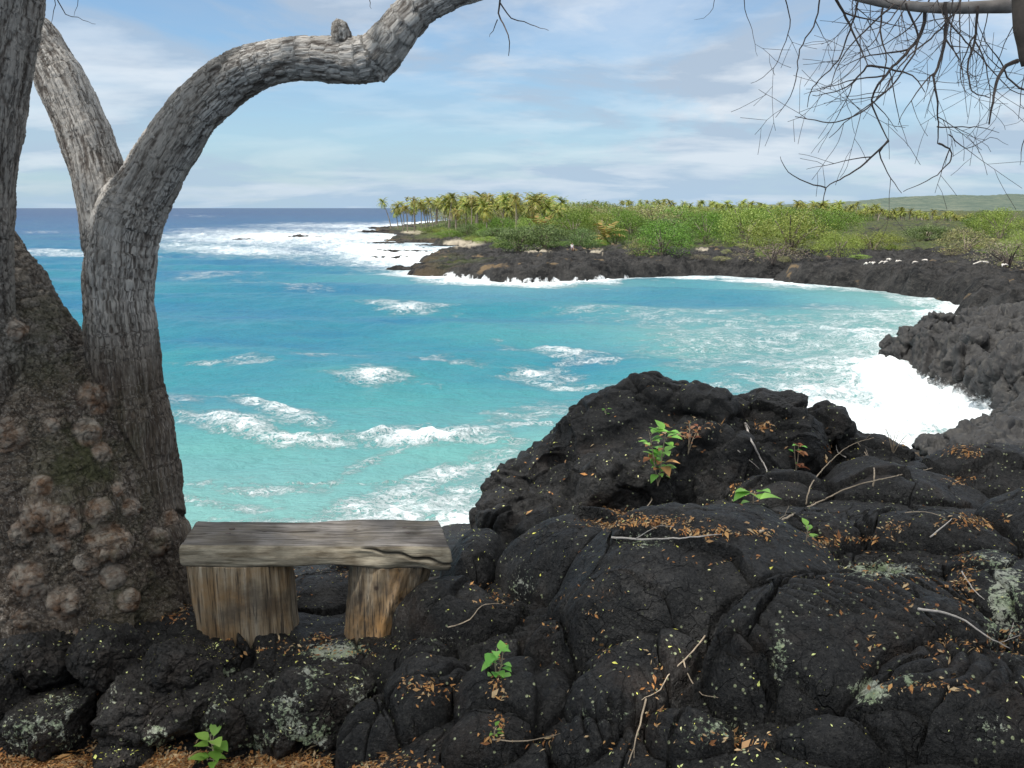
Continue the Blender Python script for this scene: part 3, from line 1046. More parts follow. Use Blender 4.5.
# ------------------------------------------------------------------ rocks
def rock_mesh(name, radii, seed, sub=6, planes=10, amp=0.05, sharp=30.0, crack=0.02, rot=(0, 0, 0), fscale=1.0, lichen=0.0):
    co, fa = icos(sub)
    rs = np.random.default_rng(seed)
    n = rs.normal(size=(planes, 3))
    n /= np.linalg.norm(n, axis=1)[:, None]
    d = rs.uniform(0.60, 1.0, planes)
    dots = co @ n.T
    q = np.maximum(dots, 0.02) / d
    k = (q ** sharp).sum(1) ** (1 / sharp)
    v = co / np.maximum(k, 0.95)[:, None]
    v = v * np.array(radii)
    size = float(np.mean(radii))
    p = v / size + seed * 3.3
    nrm = co
    v = v + nrm * (amp * size * (fbm(p * 1.6 * fscale, 5, seed, 0.55)))[:, None]
    f1, f2, _ = worley(p * 1.5 * fscale + 0.25 * np.stack([perlin(p * 3, 1), perlin(p * 3, 2), perlin(p * 3, 3)], 1), seed)
    v = v - nrm * (crack * size * sstep(0.10, 0.0, f2 - f1) * 1.5)[:, None]
    v = v + nrm * (0.018 * size * fbm(p * 9, 3, seed + 2))[:, None]
    v = v @ rotm(*rot).T
    me = mesh_np(name, v, fa)
    attr(me, 'lichen', lichen + 0.5 * perlin(p * 1.2, 9))
    return me


def ellipsoid_union(blobs, voxel, planes=0, seed=5):
    rs = np.random.default_rng(seed)
    """blobs: (centre, radii, rot degrees)"""
    V, F, b = [], [], 0
    for c, rad, rot in blobs:
        co, fa = icos(4)
        cv_ = co
        if planes:
            n = rs.normal(size=(planes, 3))
            n /= np.linalg.norm(n, axis=1)[:, None]
            q = np.maximum(co @ n.T, 0.02) / rs.uniform(0.66, 0.98, planes)
            cv_ = co / np.maximum((q ** 26).sum(1) ** (1 / 26), 0.92)[:, None]
        v = (cv_ * np.array(rad) * (1.06 if planes else 1)) @ rotm(*rot).T + np.array(c)
        V.append(v)
        F.append(fa + b)
        b += len(co)
    me = mesh_np("u", np.concatenate(V), np.concatenate(F))
    return remesh(me, voxel)


LICHEN = [(335, 652, 45, 14, .8), (225, 672, 16, 8, .7), (40, 735, 16, 12, .7), (125, 697, 8, 8, .6), (280, 700, 60, 40, .35), (870, 690, 25, 16, .8), (880, 570, 60, 12, .7), (1005, 600, 26, 60, .75),
          (985, 560, 40, 20, .5), (600, 715, 60, 18, .45), (780, 650, 14, 40, .6), (520, 590, 25, 30, .5), (440, 640, 70, 18, .45), (900, 500, 90, 20, .35), (370, 660, 30, 30, .4), (630, 540, 60, 15, .45),
          (690, 640, 120, 60, .25), (800, 600, 100, 50, .35), (540, 480, 30, 40, .15), (910, 680, 20, 12, .6), (700, 730, 60, 25, .5), (990, 730, 40, 30, .45)]

# control points of the terrace: picture point and distance
CTRL = [(-250, 768, 3.9), (0, 768, 3.9), (120, 768, 3.85), (240, 768, 3.85), (340, 768, 3.70), (420, 768, 3.4), (512, 768, 3.25), (600, 768, 3.05), (700, 768, 2.95), (860, 768, 2.8), (1024, 768, 2.75), (1300, 768, 2.7),
        (0, 640, 4.45), (100, 640, 4.45), (200, 648, 4.4), (300, 662, 4.3), (380, 664, 4.22), (-200, 640, 4.4), (0, 740, 4.22), (120, 735, 4.22), (240, 730, 4.2), (340, 728, 4.08),
        (440, 660, 4.15), (500, 650, 4.1), (600, 650, 3.9), (750, 650, 3.6), (900, 650, 3.5), (1024, 650, 3.45), (1300, 650, 3.4),
        (450, 600, 4.8), (520, 570, 4.95), (600, 555, 5.1), (750, 550, 4.9), (900, 550, 4.75), (1024, 550, 4.7), (1300, 560, 4.6),
        (620, 520, 5.7), (750, 505, 5.7), (900, 500, 5.7), (1024, 500, 5.8), (1300, 500, 5.7),
        (900, 465, 7.0), (1024, 455, 7.5), (1300, 455, 7.3), (850, 470, 7.5), (1024, 450, 9.0), (950, 450, 8.6), (880, 470, 9.0), (1300, 450, 9.2),
        (240, 640, 4.55), (320, 625, 4.8), (350, 662, 4.3), (400, 628, 4.7), (320, 575, 5.9), (200, 600, 5.2), (80, 610, 4.9), (-200, 600, 5.0), (420, 580, 5.6), (0, 590, 5.6), (120, 580, 5.9),
        (460, 570, 6.6), (470, 562, 7.6), (320, 568, 7.2), (100, 566, 7.4), (-200, 566, 7.2), (560, 560, 7.6), (700, 520, 8.8), (460, 556, 9.2), (250, 556, 9.4), (0, 556, 9.3), (-200, 556, 9.3), (620, 545, 9.3), (800, 500, 9.6)]
_cp = np.array([P(a, b, c)[:] for a, b, c in CTRL] + [(x, y, z) for x, y, z in [(-4, 1.5, 7.4), (-2, 1.5, 7.55), (0, 1.5, 8.15), (2, 1.5, 8.35), (5, 1.5, 8.4), (-2, 0, 8.0), (0, 0, 8.4), (3, 0, 8.4), (-4, 0, 7.8), (0, -3, 8.4), (5, -3, 8.4), (-5, -3, 8.2)]])


def _rbf_fit(c):
    n = len(c)
    d = np.hypot(c[:, None, 0] - c[None, :, 0], c[:, None, 1] - c[None, :, 1])
    K = np.sqrt(d * d + 0.09)
    A = np.zeros((n + 3, n + 3))
    A[:n, :n] = K - np.eye(n) * 0.04
    A[:n, n:] = np.stack([np.ones(n), c[:, 0], c[:, 1]], 1)
    A[n:, :n] = A[:n, n:].T
    return np.linalg.solve(A, np.concatenate([c[:, 2], np.zeros(3)]))


_cw = _rbf_fit(_cp)


def base_h(x, y):
    out = _cw[-3] + _cw[-2] * x + _cw[-1] * y
    for c, w in zip(_cp, _cw[:-3]):
        out = out + w * np.sqrt((x - c[0]) ** 2 + (y - c[1]) ** 2 + 0.09)
    return out


# lobes of the flow: px, py, width px, depth m, height above the terrace m, heading
LOBES = [(700, 590, 300, .60, .26, 35), (585, 570, 150, .40, .20, 20), (850, 640, 270, .42, .16, 10), (965, 700, 230, .38, .13, -20), (530, 700, 130, .22, .10, 0), (437, 700, 110, .25, .12, 10),
         (385, 742, 90, .18, .12, 0), (462, 618, 120, .20, .15, -25), (800, 545, 130, .28, .13, 10), (930, 545, 150, .30, .12, -10), (1010, 600, 120, .3, .10, 0), (640, 690, 140, .24, .12, 10),
         (900, 492, 170, .40, .12, 0), (1010, 475, 150, .5, .12, 0), (475, 575, 70, .30, .20, 0), (330, 595, 110, .35, .10, 0), (745, 690, 70, .14, .12, 0), (705, 745, 110, .18, .08, 0),
         (590, 635, 120, .22, .10, 30), (1080, 540, 160, .5, .2, 0), (500, 745, 90, .16, .08, 0), (860, 740, 130, .16, .07, 0), (780, 500, 110, .3, .12, 0), (432, 662, 80, .14, .08, 0),
         (250, 590, 100, .4, .05, 0), (590, 740, 80, .14, .07, 0), (930, 610, 110, .2, .09, 20)]


def build_terrace():
    az = np.radians(np.concatenate([np.linspace(-80, -33, 70, endpoint=False), np.linspace(-33, 33, 980), np.linspace(33.5, 80, 70)]))
    r = np.concatenate([np.linspace(0.6, 2.2, 12, endpoint=False), np.geomspace(2.2, 6.2, 560, endpoint=False), np.geomspace(6.2, 11.5, 190)])
    A, RR = np.meshgrid(az, r)
    x = (RR * np.sin(A)).ravel()
    y = (RR * np.cos(A)).ravel()
    z = base_h(x, y)
    p = xyz(x, y, 0)
    wx = x + 0.10 * perlin(p * 1.9, 3) + 0.03 * perlin(p * 6, 3)
    wy = y + 0.10 * perlin(p * 1.9, 4) + 0.03 * perlin(p * 6, 5)
    top = z.copy()
    seam = np.zeros(len(x))
    for i, (lx, ly, w, dm, hh, hd) in enumerate(LOBES):
        hh = hh * 1.45
        # find the terrace point under this picture position
        u, dy, dz = ray(lx, ly)
        Ys = np.linspace(2.4, 11, 300)
        zz = base_h(u / dy * Ys, Ys)
        k = np.nonzero(CAMZ + dz / dy * Ys < zz)[0]
        Y0 = Ys[k[0]] if len(k) else 6.0
        c = P(lx, ly, Y0)
        rx = w / 2 / ppm(Y0, ly) * 1.1
        ry = dm * 1.15
        a = R(hd)
        X = (wx - c.x) * math.cos(a) + (wy - c.y) * math.sin(a)
        Yv = -(wx - c.x) * math.sin(a) + (wy - c.y) * math.cos(a)
        q = (np.abs(X) / rx) ** 2.3 + (np.abs(Yv) / ry) ** 2.3
        lobe = np.where(q < 1.6, c.z - 0.10 + (hh + 0.10) * np.sign(1 - q) * np.abs(1 - np.minimum(q, 1.6)) ** 0.5, -9)
        seam = np.where(np.abs(lobe - top) < 0.025, 1.0, seam)
        top = np.maximum(top, lobe)
    z = top
    # broken slabs and pressure cracks
    pw = np.stack([x + 0.26 * perlin(p * 1.7, 21) + 0.10 * perlin(p * 5, 23), y + 0.26 * perlin(p * 1.7, 22) + 0.10 * perlin(p * 5, 24), 0 * x], 1)
    f1, f2, idd = worley(pw * 1.35, 6)
    cr = sstep(0.035, 0.0, f2 - f1)
    g1, g2, gid = worley(pw * 4.2 + 0.2 * np.stack([perlin(p * 9, 1), perlin(p * 9, 2), 0 * x], 1), 7)
    cr2 = sstep(0.035, 0.0, g2 - g1) * sstep(0.0, 0.25, perlin(p * 1.1, 30))
    z = z + 0.075 * (idd - 0.5) * sstep(0, 0.05, f2 - f1) - 0.060 * cr - 0.014 * cr2 + 0.016 * (gid - 0.5) * sstep(0, .05, g2 - g1)
    h1, h2, hid = worley(pw * 13 + 0.15 * np.stack([perlin(p * 22, 1), perlin(p * 22, 2), 0 * x], 1), 9)
    z = z + 0.006 * (hid - 0.5) * sstep(-.1, .3, perlin(p * 1.4, 60))
    z = z + 0.050 * fbm(p * 1.5, 2, 31) + 0.012 * fbm(p * 6, 2, 32) + 0.005 * fbm(p * 18, 3, 33)
    z = z - 0.05 * seam
    # ropey folds
    px, py = proj(xyz(x, y, z))
    for cx, cy, rx, ry, ox, oy, fr in [(540, 620, 60, 30, 480, 720, 0.06), (850, 590, 70, 22, 760, 640, 0.07), (620, 720, 50, 26, 700, 800, 0.05), (975, 655, 95, 42, 880, 740, 0.072), (925, 548, 60, 16, 880, 640, 0.09), (235, 600, 10, 10, 0, 0, .1), (740, 635, 40, 24, 700, 760, .075), (560, 500, 10, 10, 0, 0, 0.1)]:
        m = np.exp(-((px - cx) / rx) ** 4 - ((py - cy) / ry) ** 4)
        c = P(ox, oy, 3.3)
        dd = np.hypot(x - c.x, (y - c.y)) + 0.03 * perlin(p * 5, 2)
        z = z + m * 0.040 * (np.abs(np.sin(dd / fr * 3.14159)) ** .7 - 0.6)
    me = mesh_np("lava_terrace", xyz(x, y, z), grid_faces(len(r), len(az)))
    co, no = get_co(me), get_no(me)
    co = co + no * (0.006 * fbm(co * 9, 3, 41) + 0.014 * perlin(co * 3.5, 42))[:, None]
    set_co(me, co)
    px, py = proj(co)
    attr(me, 'lichen', px_mask(px, py, LICHEN) + 0.1 * perlin(p * 1.2, 9))
    o = link("lava_terrace", me, M['lava'])
    tag(o, kind='structure')
    crev = np.maximum(cr, seam * 0.8)
    return o, co, px, py, crev


TERRACE, T_CO, T_PX, T_PY, T_CREV = build_terrace()


def build_outcrop():
    def B(px, py, Y, rx, ry, rz, rot=(0, 0, 0)):
        return (tuple(P(px, py, Y)), (rx, ry, rz), rot)
    blobs = [B(668, 505, 7.0, 1.00, .95, .86), B(603, 515, 6.8, .70, .75, .60, (0, 20, 0)), B(540, 545, 6.4, .48, .62, .50, (0, 10, 0)), B(640, 440, 7.1, .42, .40, .42), B(705, 435, 7.2, .50, .45, .38),
             B(760, 470, 7.1, .70, .70, .52), B(840, 495, 7.1, .50, .55, .42, (0, 20, 0)), B(510, 575, 6.1, .30, .45, .45), B(570, 560, 6.1, .45, .40, .32), B(700, 540, 6.4, .70, .5, .38),
             B(800, 520, 6.5, .62, .5, .34), B(640, 500, 6.35, .45, .35, .40, (20, 0, 0)), B(725, 480, 6.5, .38, .32, .34), B(875, 480, 7.2, .35, .4, .28), B(598, 452, 7.0, .26, .3, .26),
             B(558, 500, 6.6, .28, .32, .30), B(500, 530, 6.3, .22, .3, .32), B(790, 455, 6.9, .4, .35, .3),
             B(508, 520, 6.7, .30, .40, .36), B(522, 492, 6.8, .26, .36, .26), B(545, 470, 6.9, .30, .36, .30), B(570, 445, 7.0, .30, .36, .26), B(610, 425, 7.1, .36, .38, .28), B(655, 415, 7.15, .42, .40, .30), B(690, 505, 6.45, .65, .35, .38), B(640, 545, 6.25, .55, .35, .28), B(495, 560, 6.4, .24, .40, .34), B(850, 456, 7.2, .30, .4, .19), B(872, 462, 7.1, .30, .4, .24), B(815, 434, 7.3, .32, .35, .20), B(735, 425, 7.4, .40, .4, .30), B(625, 412, 7.3, .30, .3, .20), B(680, 405, 7.4, .40, .35, .20)]
    me = ellipsoid_union(blobs, 0.017, 16, 4)
    ed = edges_np(me)
    co = get_co(me)
    co = smooth_np(co, ed, 3)
    set_co(me, co)
    no = get_no(me)
    p = co
    w = np.stack([perlin(p * 1.8, 1), perlin(p * 1.8, 2), perlin(p * 1.8, 3)], 1)
    f1, f2, idd = worley((p + 0.25 * w) * 1.5, 11)
    g1, g2, gid = worley((p + 0.10 * w) * 5.0, 12)
    d = 0.11 * (idd - 0.5) * sstep(0, 0.15, f2 - f1) - 0.045 * sstep(0.06, 0, f2 - f1)
    d += 0.055 * (gid - 0.5) * sstep(0, .12, g2 - g1) - 0.022 * sstep(0.05, 0, g2 - g1) * sstep(-0.1, 0.2, perlin(p * 1.3, 8))
    d += 0.05 * fbm(p * 2.2, 4, 51) + 0.012 * fbm(p * 12, 4, 52)
    co = co + no * d[:, None]
    set_co(me, co)
    px, py = proj(co)
    attr(me, 'lichen', px_mask(px, py, LICHEN) - 0.25)
    o = link("lava_outcrop", me, M['lava'])
    tag(o, "large black lava outcrop rising above the terrace between the bench and the bay", "rock outcrop")
    return o


OUTCROP = build_outcrop()


def place_rock(name, label, px, py, Y, radii, seed, rot=(0, 0, 0), mat='lava_rock', cat="rock", group=None, **kw):
    o = link(name, rock_mesh(name, radii, seed, rot=rot, **kw), M[mat])
    o.location = P(px, py, Y)
    tag(o, label, cat, group)
    return o


place_rock("lava_boulder", "rounded dark lava knob on the crest of the big outcrop", 782, 412, 7.1, (.24, .24, .19), 3, (0, 8, 0), 'lava', sub=6, amp=.10)
GW = "lava rocks edging the terrace under the tree and bench"
ROCKS = [
    ("brown lava rock lying tilted at the lowest corner with a pale lichen patch", 48, 722, 4.12, (.30, .22, .17), 11, (0, -32, 0), .35),
    ("dark jagged lava rock wedged under the burled trunk", 40, 655, 4.35, (.26, .22, .15), 12, (0, -10, 0), 0),
    ("ropey folded lava rock in front of the trunk base", 112, 655, 4.32, (.20, .2, .16), 13, (0, 20, 0), 0),
    ("wide brown grey lava rock with a white lichen dot and cleft face", 160, 702, 4.12, (.34, .24, .20), 14, (0, -14, 0), .15),
    ("black flat topped lava rock with yellow specks in front of the left stump", 180, 660, 4.22, (.22, .20, .13), 15, (0, 5, 0), 0),
    ("purplish brown lava rock with a lichen patch above the big leafed sprout", 238, 714, 4.08, (.16, .2, .22), 16, (0, 12, 0), .3),
    ("rounded lava rock sprinkled with white lichen dots", 283, 722, 4.0, (.20, .2, .20), 17, (0, 0, 0), .35),
    ("large lava rock crusted with pale green lichen in front of the bench gap", 326, 700, 3.98, (.26, .24, .18), 18, (0, 12, 0), .32),
    ("small lava knob tucked against the left stump", 216, 656, 4.3, (.08, .08, .07), 19, (0, 0, 0), 0),
    ("small black lava stone at the far left under the trunk", 6, 700, 4.2, (.13, .14, .16), 20, (0, 0, 0), 0),
    ("black lava rock with a cracked face beside the bottom row of stones", 384, 732, 3.85, (.20, .18, .16), 21, (0, -12, 0), .2),
    ("low dark lava stone half sunk in dead leaves below the cleft rock", 120, 756, 3.92, (.16, .12, .07), 22, (0, 0, 0), 0),
]
ROCK_OBJS = []
for lab, px, py, Y, rad, sd_, rot, li in ROCKS:
    ROCK_OBJS.append(place_rock("lava_rock", lab, px, py, Y, rad, sd_, rot, group=GW, lichen=li, amp=.11, crack=.05, fscale=1.3))
place_rock("crusty_stone", "small round crusty grey stone in the hollow of the front terrace", 758, 694, 3.42, (.065, .06, .06), 31, (0, 0, 0), amp=.2, lichen=.1, cat="stone")
# bright beach rubble seen past the bench end and past the trunk
RUB = []
for i, (px, py, Y, s) in enumerate([(462, 558, 8.6, .13), (474, 562, 8.3, .10), (452, 562, 8.5, .09), (483, 556, 8.9, .1), (466, 566, 7.9, .07), (445, 557, 8.7, .09), (4, 552, 8.6, .16), (12, 566, 8.0, .14), (-4, 572, 7.8, .16), (8, 582, 7.4, .10), (-8, 560, 8.2, .15)]):
    c, b = (("by the end of the bench seat") if px > 100 else ("behind the trunk")), i
    o = place_rock("beach_stone", "pale beach stone on the rubble strip " + c, px, py, Y, (s, s * .8, s * .6), 40 + i, mat='rubble', cat="stone", group="pale stones " + c, sub=4, amp=.1)


# ------------------------------------------------------------------ the crag and ledges across the cove
def build_crag(name, label, blobs, voxel, vs=1.0):
    bl = []
    for px, py, Y, rx, ry, rz, rot in blobs:
        bl.append((tuple(P(px, py, Y)), (rx, ry, rz), rot))
    rs = np.random.default_rng(len(bl))
    more = []
    for c, rad, rot in bl:
        for _ in range(4):
            k = rs.uniform(.28, .5)
            d = rs.normal(size=3)
            d /= np.linalg.norm(d)
            d[2] = abs(d[2]) * .8
            d[2] *= .6
            more.append((tuple(np.array(c) + d * np.array(rad) * .72), tuple(np.array(rad) * k * rs.uniform(.8, 1.3, 3)), (0, 0, 0)))
    me = ellipsoid_union(bl + more, voxel, 7, 8)
    ed = edges_np(me)
    co = smooth_np(get_co(me), ed, 1)
    co[:, 2] -= 0.35 if voxel > .07 else 0.0
    set_co(me, co)
    no = get_no(me)
    p = co
    w = np.stack([perlin(p * .5, 1), perlin(p * .5, 2), perlin(p * .5, 3)], 1)
    sc = np.array([0.75, 0.75, 0.42]) * vs
    f1, f2, idd = worley((p + 0.6 * w) * sc, 14)
    g1, g2, gid = worley((p + 0.25 * w) * sc * 2.8, 15)
    d = 0.55 * (idd - 0.5) * sstep(0, .1, f2 - f1) - 0.22 * sstep(0.08, 0, f2 - f1)
    d += 0.22 * (gid - 0.5) * sstep(0, .05, g2 - g1)
    d += 0.20 * (np.clip(ridged(p * np.array([1.0, 1.0, .35]) * 1.1, 3, 5), 0, 2) - 1)
    d += 0.14 * fbm(p * 1.2, 4, 61) + 0.07 * fbm(p * 5, 3, 62)
    co = co + no * (d / vs)[:, None]
    set_co(me, co)
    tag(link(name, me, M['crag']), label, "rock outcrop")


build_crag("sea_crag", "tall grey lava crag jutting into the white surf across the cove", [
    (910, 352, 54, 1.5, 1.6, 2.0, (0, 0, 0)), (898, 368, 53, 0.9, 1.2, 1.4, (0, 0, 0)), (925, 342, 55, 1.4, 1.8, 2.0, (0, 0, 0)), (938, 330, 56, 1.1, 1.4, 1.3, (0, 25, 0)), (945, 360, 51, 1.7, 1.8, 2.2, (0, 0, 0)),
    (965, 372, 48, 1.6, 1.8, 2.3, (0, 0, 0)), (985, 360, 49, 2.2, 2.4, 2.3, (0, 0, 0)), (1004, 384, 44, 1.4, 1.6, 1.8, (0, 0, 0)), (1030, 378, 44, 2.0, 2.4, 2.6, (0, 0, 0)), (1045, 385, 42, 2.4, 2.8, 2.6, (0, 0, 0)),
    (1000, 345, 54, 3.0, 3.5, 2.3, (0, 0, 0)), (1060, 340, 55, 4.0, 4.5, 2.6, (0, 0, 0)), (1100, 380, 46, 3.5, 4.5, 3.0, (0, 0, 0)), (1022, 404, 40, 0.9, 1.2, 1.1, (0, 0, 0)), (1048, 410, 39, 1.2, 1.5, 1.4, (0, 0, 0))], 0.085)
build_crag("shore_ledge", "layered grey lava ledge stepping down to the surf below the crag", [
    (1018, 430, 33, 1.2, 1.3, .70, (0, 0, 0)), (1050, 427, 33, 1.8, 1.8, .9, (0, 0, 0)), (985, 445, 30, 1.4, 1.1, .45, (0, 6, 0)), (1012, 446, 28, 1.6, 1.4, .55, (0, 0, 0)), (1050, 442, 27, 1.8, 1.6, .8, (0, 0, 0)), (950, 453, 28, 1.0, 1.0, .35, (0, 8, 0)), (980, 455, 25, 1.6, 1.4, .55, (0, 0, 0)), (1030, 452, 24, 2.0, 1.6, .7, (0, 0, 0)), (1100, 430, 30, 2.8, 3.0, 1.4, (0, 0, 0))], 0.06, 1.6)
SEASTACK = [("low dark reef slab awash in the far surf, longer of a pair", 300, 238, 9, .7), ("short dark reef slab awash in the far surf, beside the longer one", 243, 240.5, 3.6, .5),
            ("long thin reef edge showing between breakers beyond the palm point", 400, 228.5, 22, .9), ("thin reef sliver in the foam left of the sand pocket", 395, 252, 7, .35), ("flat wet reef slab in the foam off the palm point", 385, 244, 6, .35),
            ("narrow dark reef strip lying in foam just off the headland tip", 392, 258, 5, .3), ("brown weedy reef mound breaking the foam just seaward of the headland tip", 404, 270, 2.8, .6),
            ("low black reef slab between the sand pocket and the headland tip", 425, 250, 6, .45), ("flat black reef strip seaward of the palm grove sand", 432, 246.5, 7, .5), ("long black reef shelf under the two leaning palms", 378, 232.5, 12, .8)]
for i, (lab, px, py, w, h) in enumerate(SEASTACK):
    g = G(px, py)
    o = link("reef_rock", rock_mesh("reef_rock", (w, w * .42, h), 70 + i, sub=5, amp=.12), M['coast'])
    o.location = (g.x, g.y, 0.12)
    tag(o, lab, "reef", "reef slabs in the far surf")

# ================================================================== the burled tree
def limb3(pts):
    """(px, py, Y, radius px) -> list of (Vector, radius m)"""
    return [(P(a, b, c), d / ppm(c, b)) for a, b, c, d in pts]


def resample(l, step=0.07):
    out = []
    n = len(l)
    for i in range(n - 1):
        p0, r0 = l[max(i - 1, 0)]
        p1, r1 = l[i]
        p2, r2 = l[i + 1]
        p3, r3 = l[min(i + 2, n - 1)]
        k = max(2, int((p2 - p1).length / step))
        for j in range(k):
            t = j / k
            q = 0.5 * ((2 * p1) + (p2 - p0) * t + (2 * p0 - 5 * p1 + 4 * p2 - p3) * t * t + (3 * p1 - p0 - 3 * p2 + p3) * t ** 3)
            out.append((q, r1 + (r2 - r1) * (t * t * (3 - 2 * t))))
    out.append(l[-1])
    return out


TREE_LIMBS = [limb3(l) for l in [
    [(95, 640, 5.0, 104), (88, 600, 5.0, 98), (66, 500, 5.05, 90), (45, 430, 5.1, 82), (24, 370, 5.15, 68), (2, 310, 5.2, 52), (-30, 250, 5.3, 46), (-80, 170, 5.4, 44), (-140, 60, 5.5, 40), (-200, -80, 5.5, 34)],
    [(6, 440, 4.95, 60), (-18, 370, 4.85, 48), (-28, 300, 4.75, 38), (-26, 250, 4.7, 35), (-20, 200, 4.68, 32), (-14, 140, 4.66, 32), (-5, 70, 4.64, 34), (6, 10, 4.62, 33), (14, -60, 4.6, 31), (24, -160, 4.6, 30), (20, -300, 4.5, 27)],
    [(150, 620, 5.15, 40), (146, 560, 5.15, 40), (138, 500, 5.18, 40), (131, 430, 5.2, 38), (124, 370, 5.2, 35), (118, 310, 5.2, 33), (120, 262, 5.2, 34), (128, 222, 5.18, 33), (150, 180, 5.15, 29), (180, 132, 5.1, 26), (210, 96, 5.05, 25), (250, 69, 5.0, 23), (300, 58, 4.98, 21),
     (345, 60, 4.96, 22), (374, 58, 4.94, 23), (392, 36, 4.92, 22), (415, 12, 4.9, 19), (450, -6, 4.88, 15), (510, -24, 4.85, 13), (600, -60, 4.8, 12), (720, -130, 4.7, 10)],
    [(112, 250, 5.22, 28), (107, 212, 5.24, 26), (98, 170, 5.27, 25), (84, 130, 5.3, 25), (66, 88, 5.34, 24), (44, 50, 5.38, 22), (16, 14, 5.42, 20), (-20, -40, 5.5, 18), (-60, -160, 5.6, 16)],
    [(343, 50, 4.93, 10), (342, 38, 4.91, 9), (341, 29, 4.90, 8), (340, 20, 4.89, 5)],
    [(30, 600, 4.9, 60), (0, 640, 4.7, 40), (-40, 665, 4.6, 26)],
    [(130, 600, 4.9, 50), (165, 640, 4.75, 30), (185, 655, 4.7, 16)],
    [(150, 540, 5.1, 40), (170, 580, 5.05, 30), (182, 620, 5.0, 22)],
    [(60, 590, 4.85, 50), (60, 650, 4.6, 34), (66, 680, 4.5, 20)],
]]
SPIKES = [[(378, 66, 4.92, 12), (384, 78, 4.9, 6), (383, 84, 4.9, 2)], [(262, 90, 5.0, 4), (266, 83, 5.0, 3), (272, 84, 5.0, 1)], [(243, 92, 5.0, 5), (240, 98, 5.0, 2)], [(385, 62, 4.9, 9), (397, 66, 4.9, 2)]]
BURLS = [(95, 398, 16), (88, 431, 14), (103, 452, 10), (15, 330, 12), (10, 436, 16), (42, 486, 10), (58, 520, 15), (38, 516, 17), (22, 533, 11), (66, 526, 11), (98, 512, 12), (118, 489, 7), (131, 508, 10), (108, 544, 21), (88, 562, 12), (112, 576, 12), (158, 543, 14), (26, 582, 19),
         (65, 603, 16), (52, 425, 7), (170, 520, 11), (128, 600, 10), (20, 620, 10), (75, 640, 10), (60, 545, 10)]


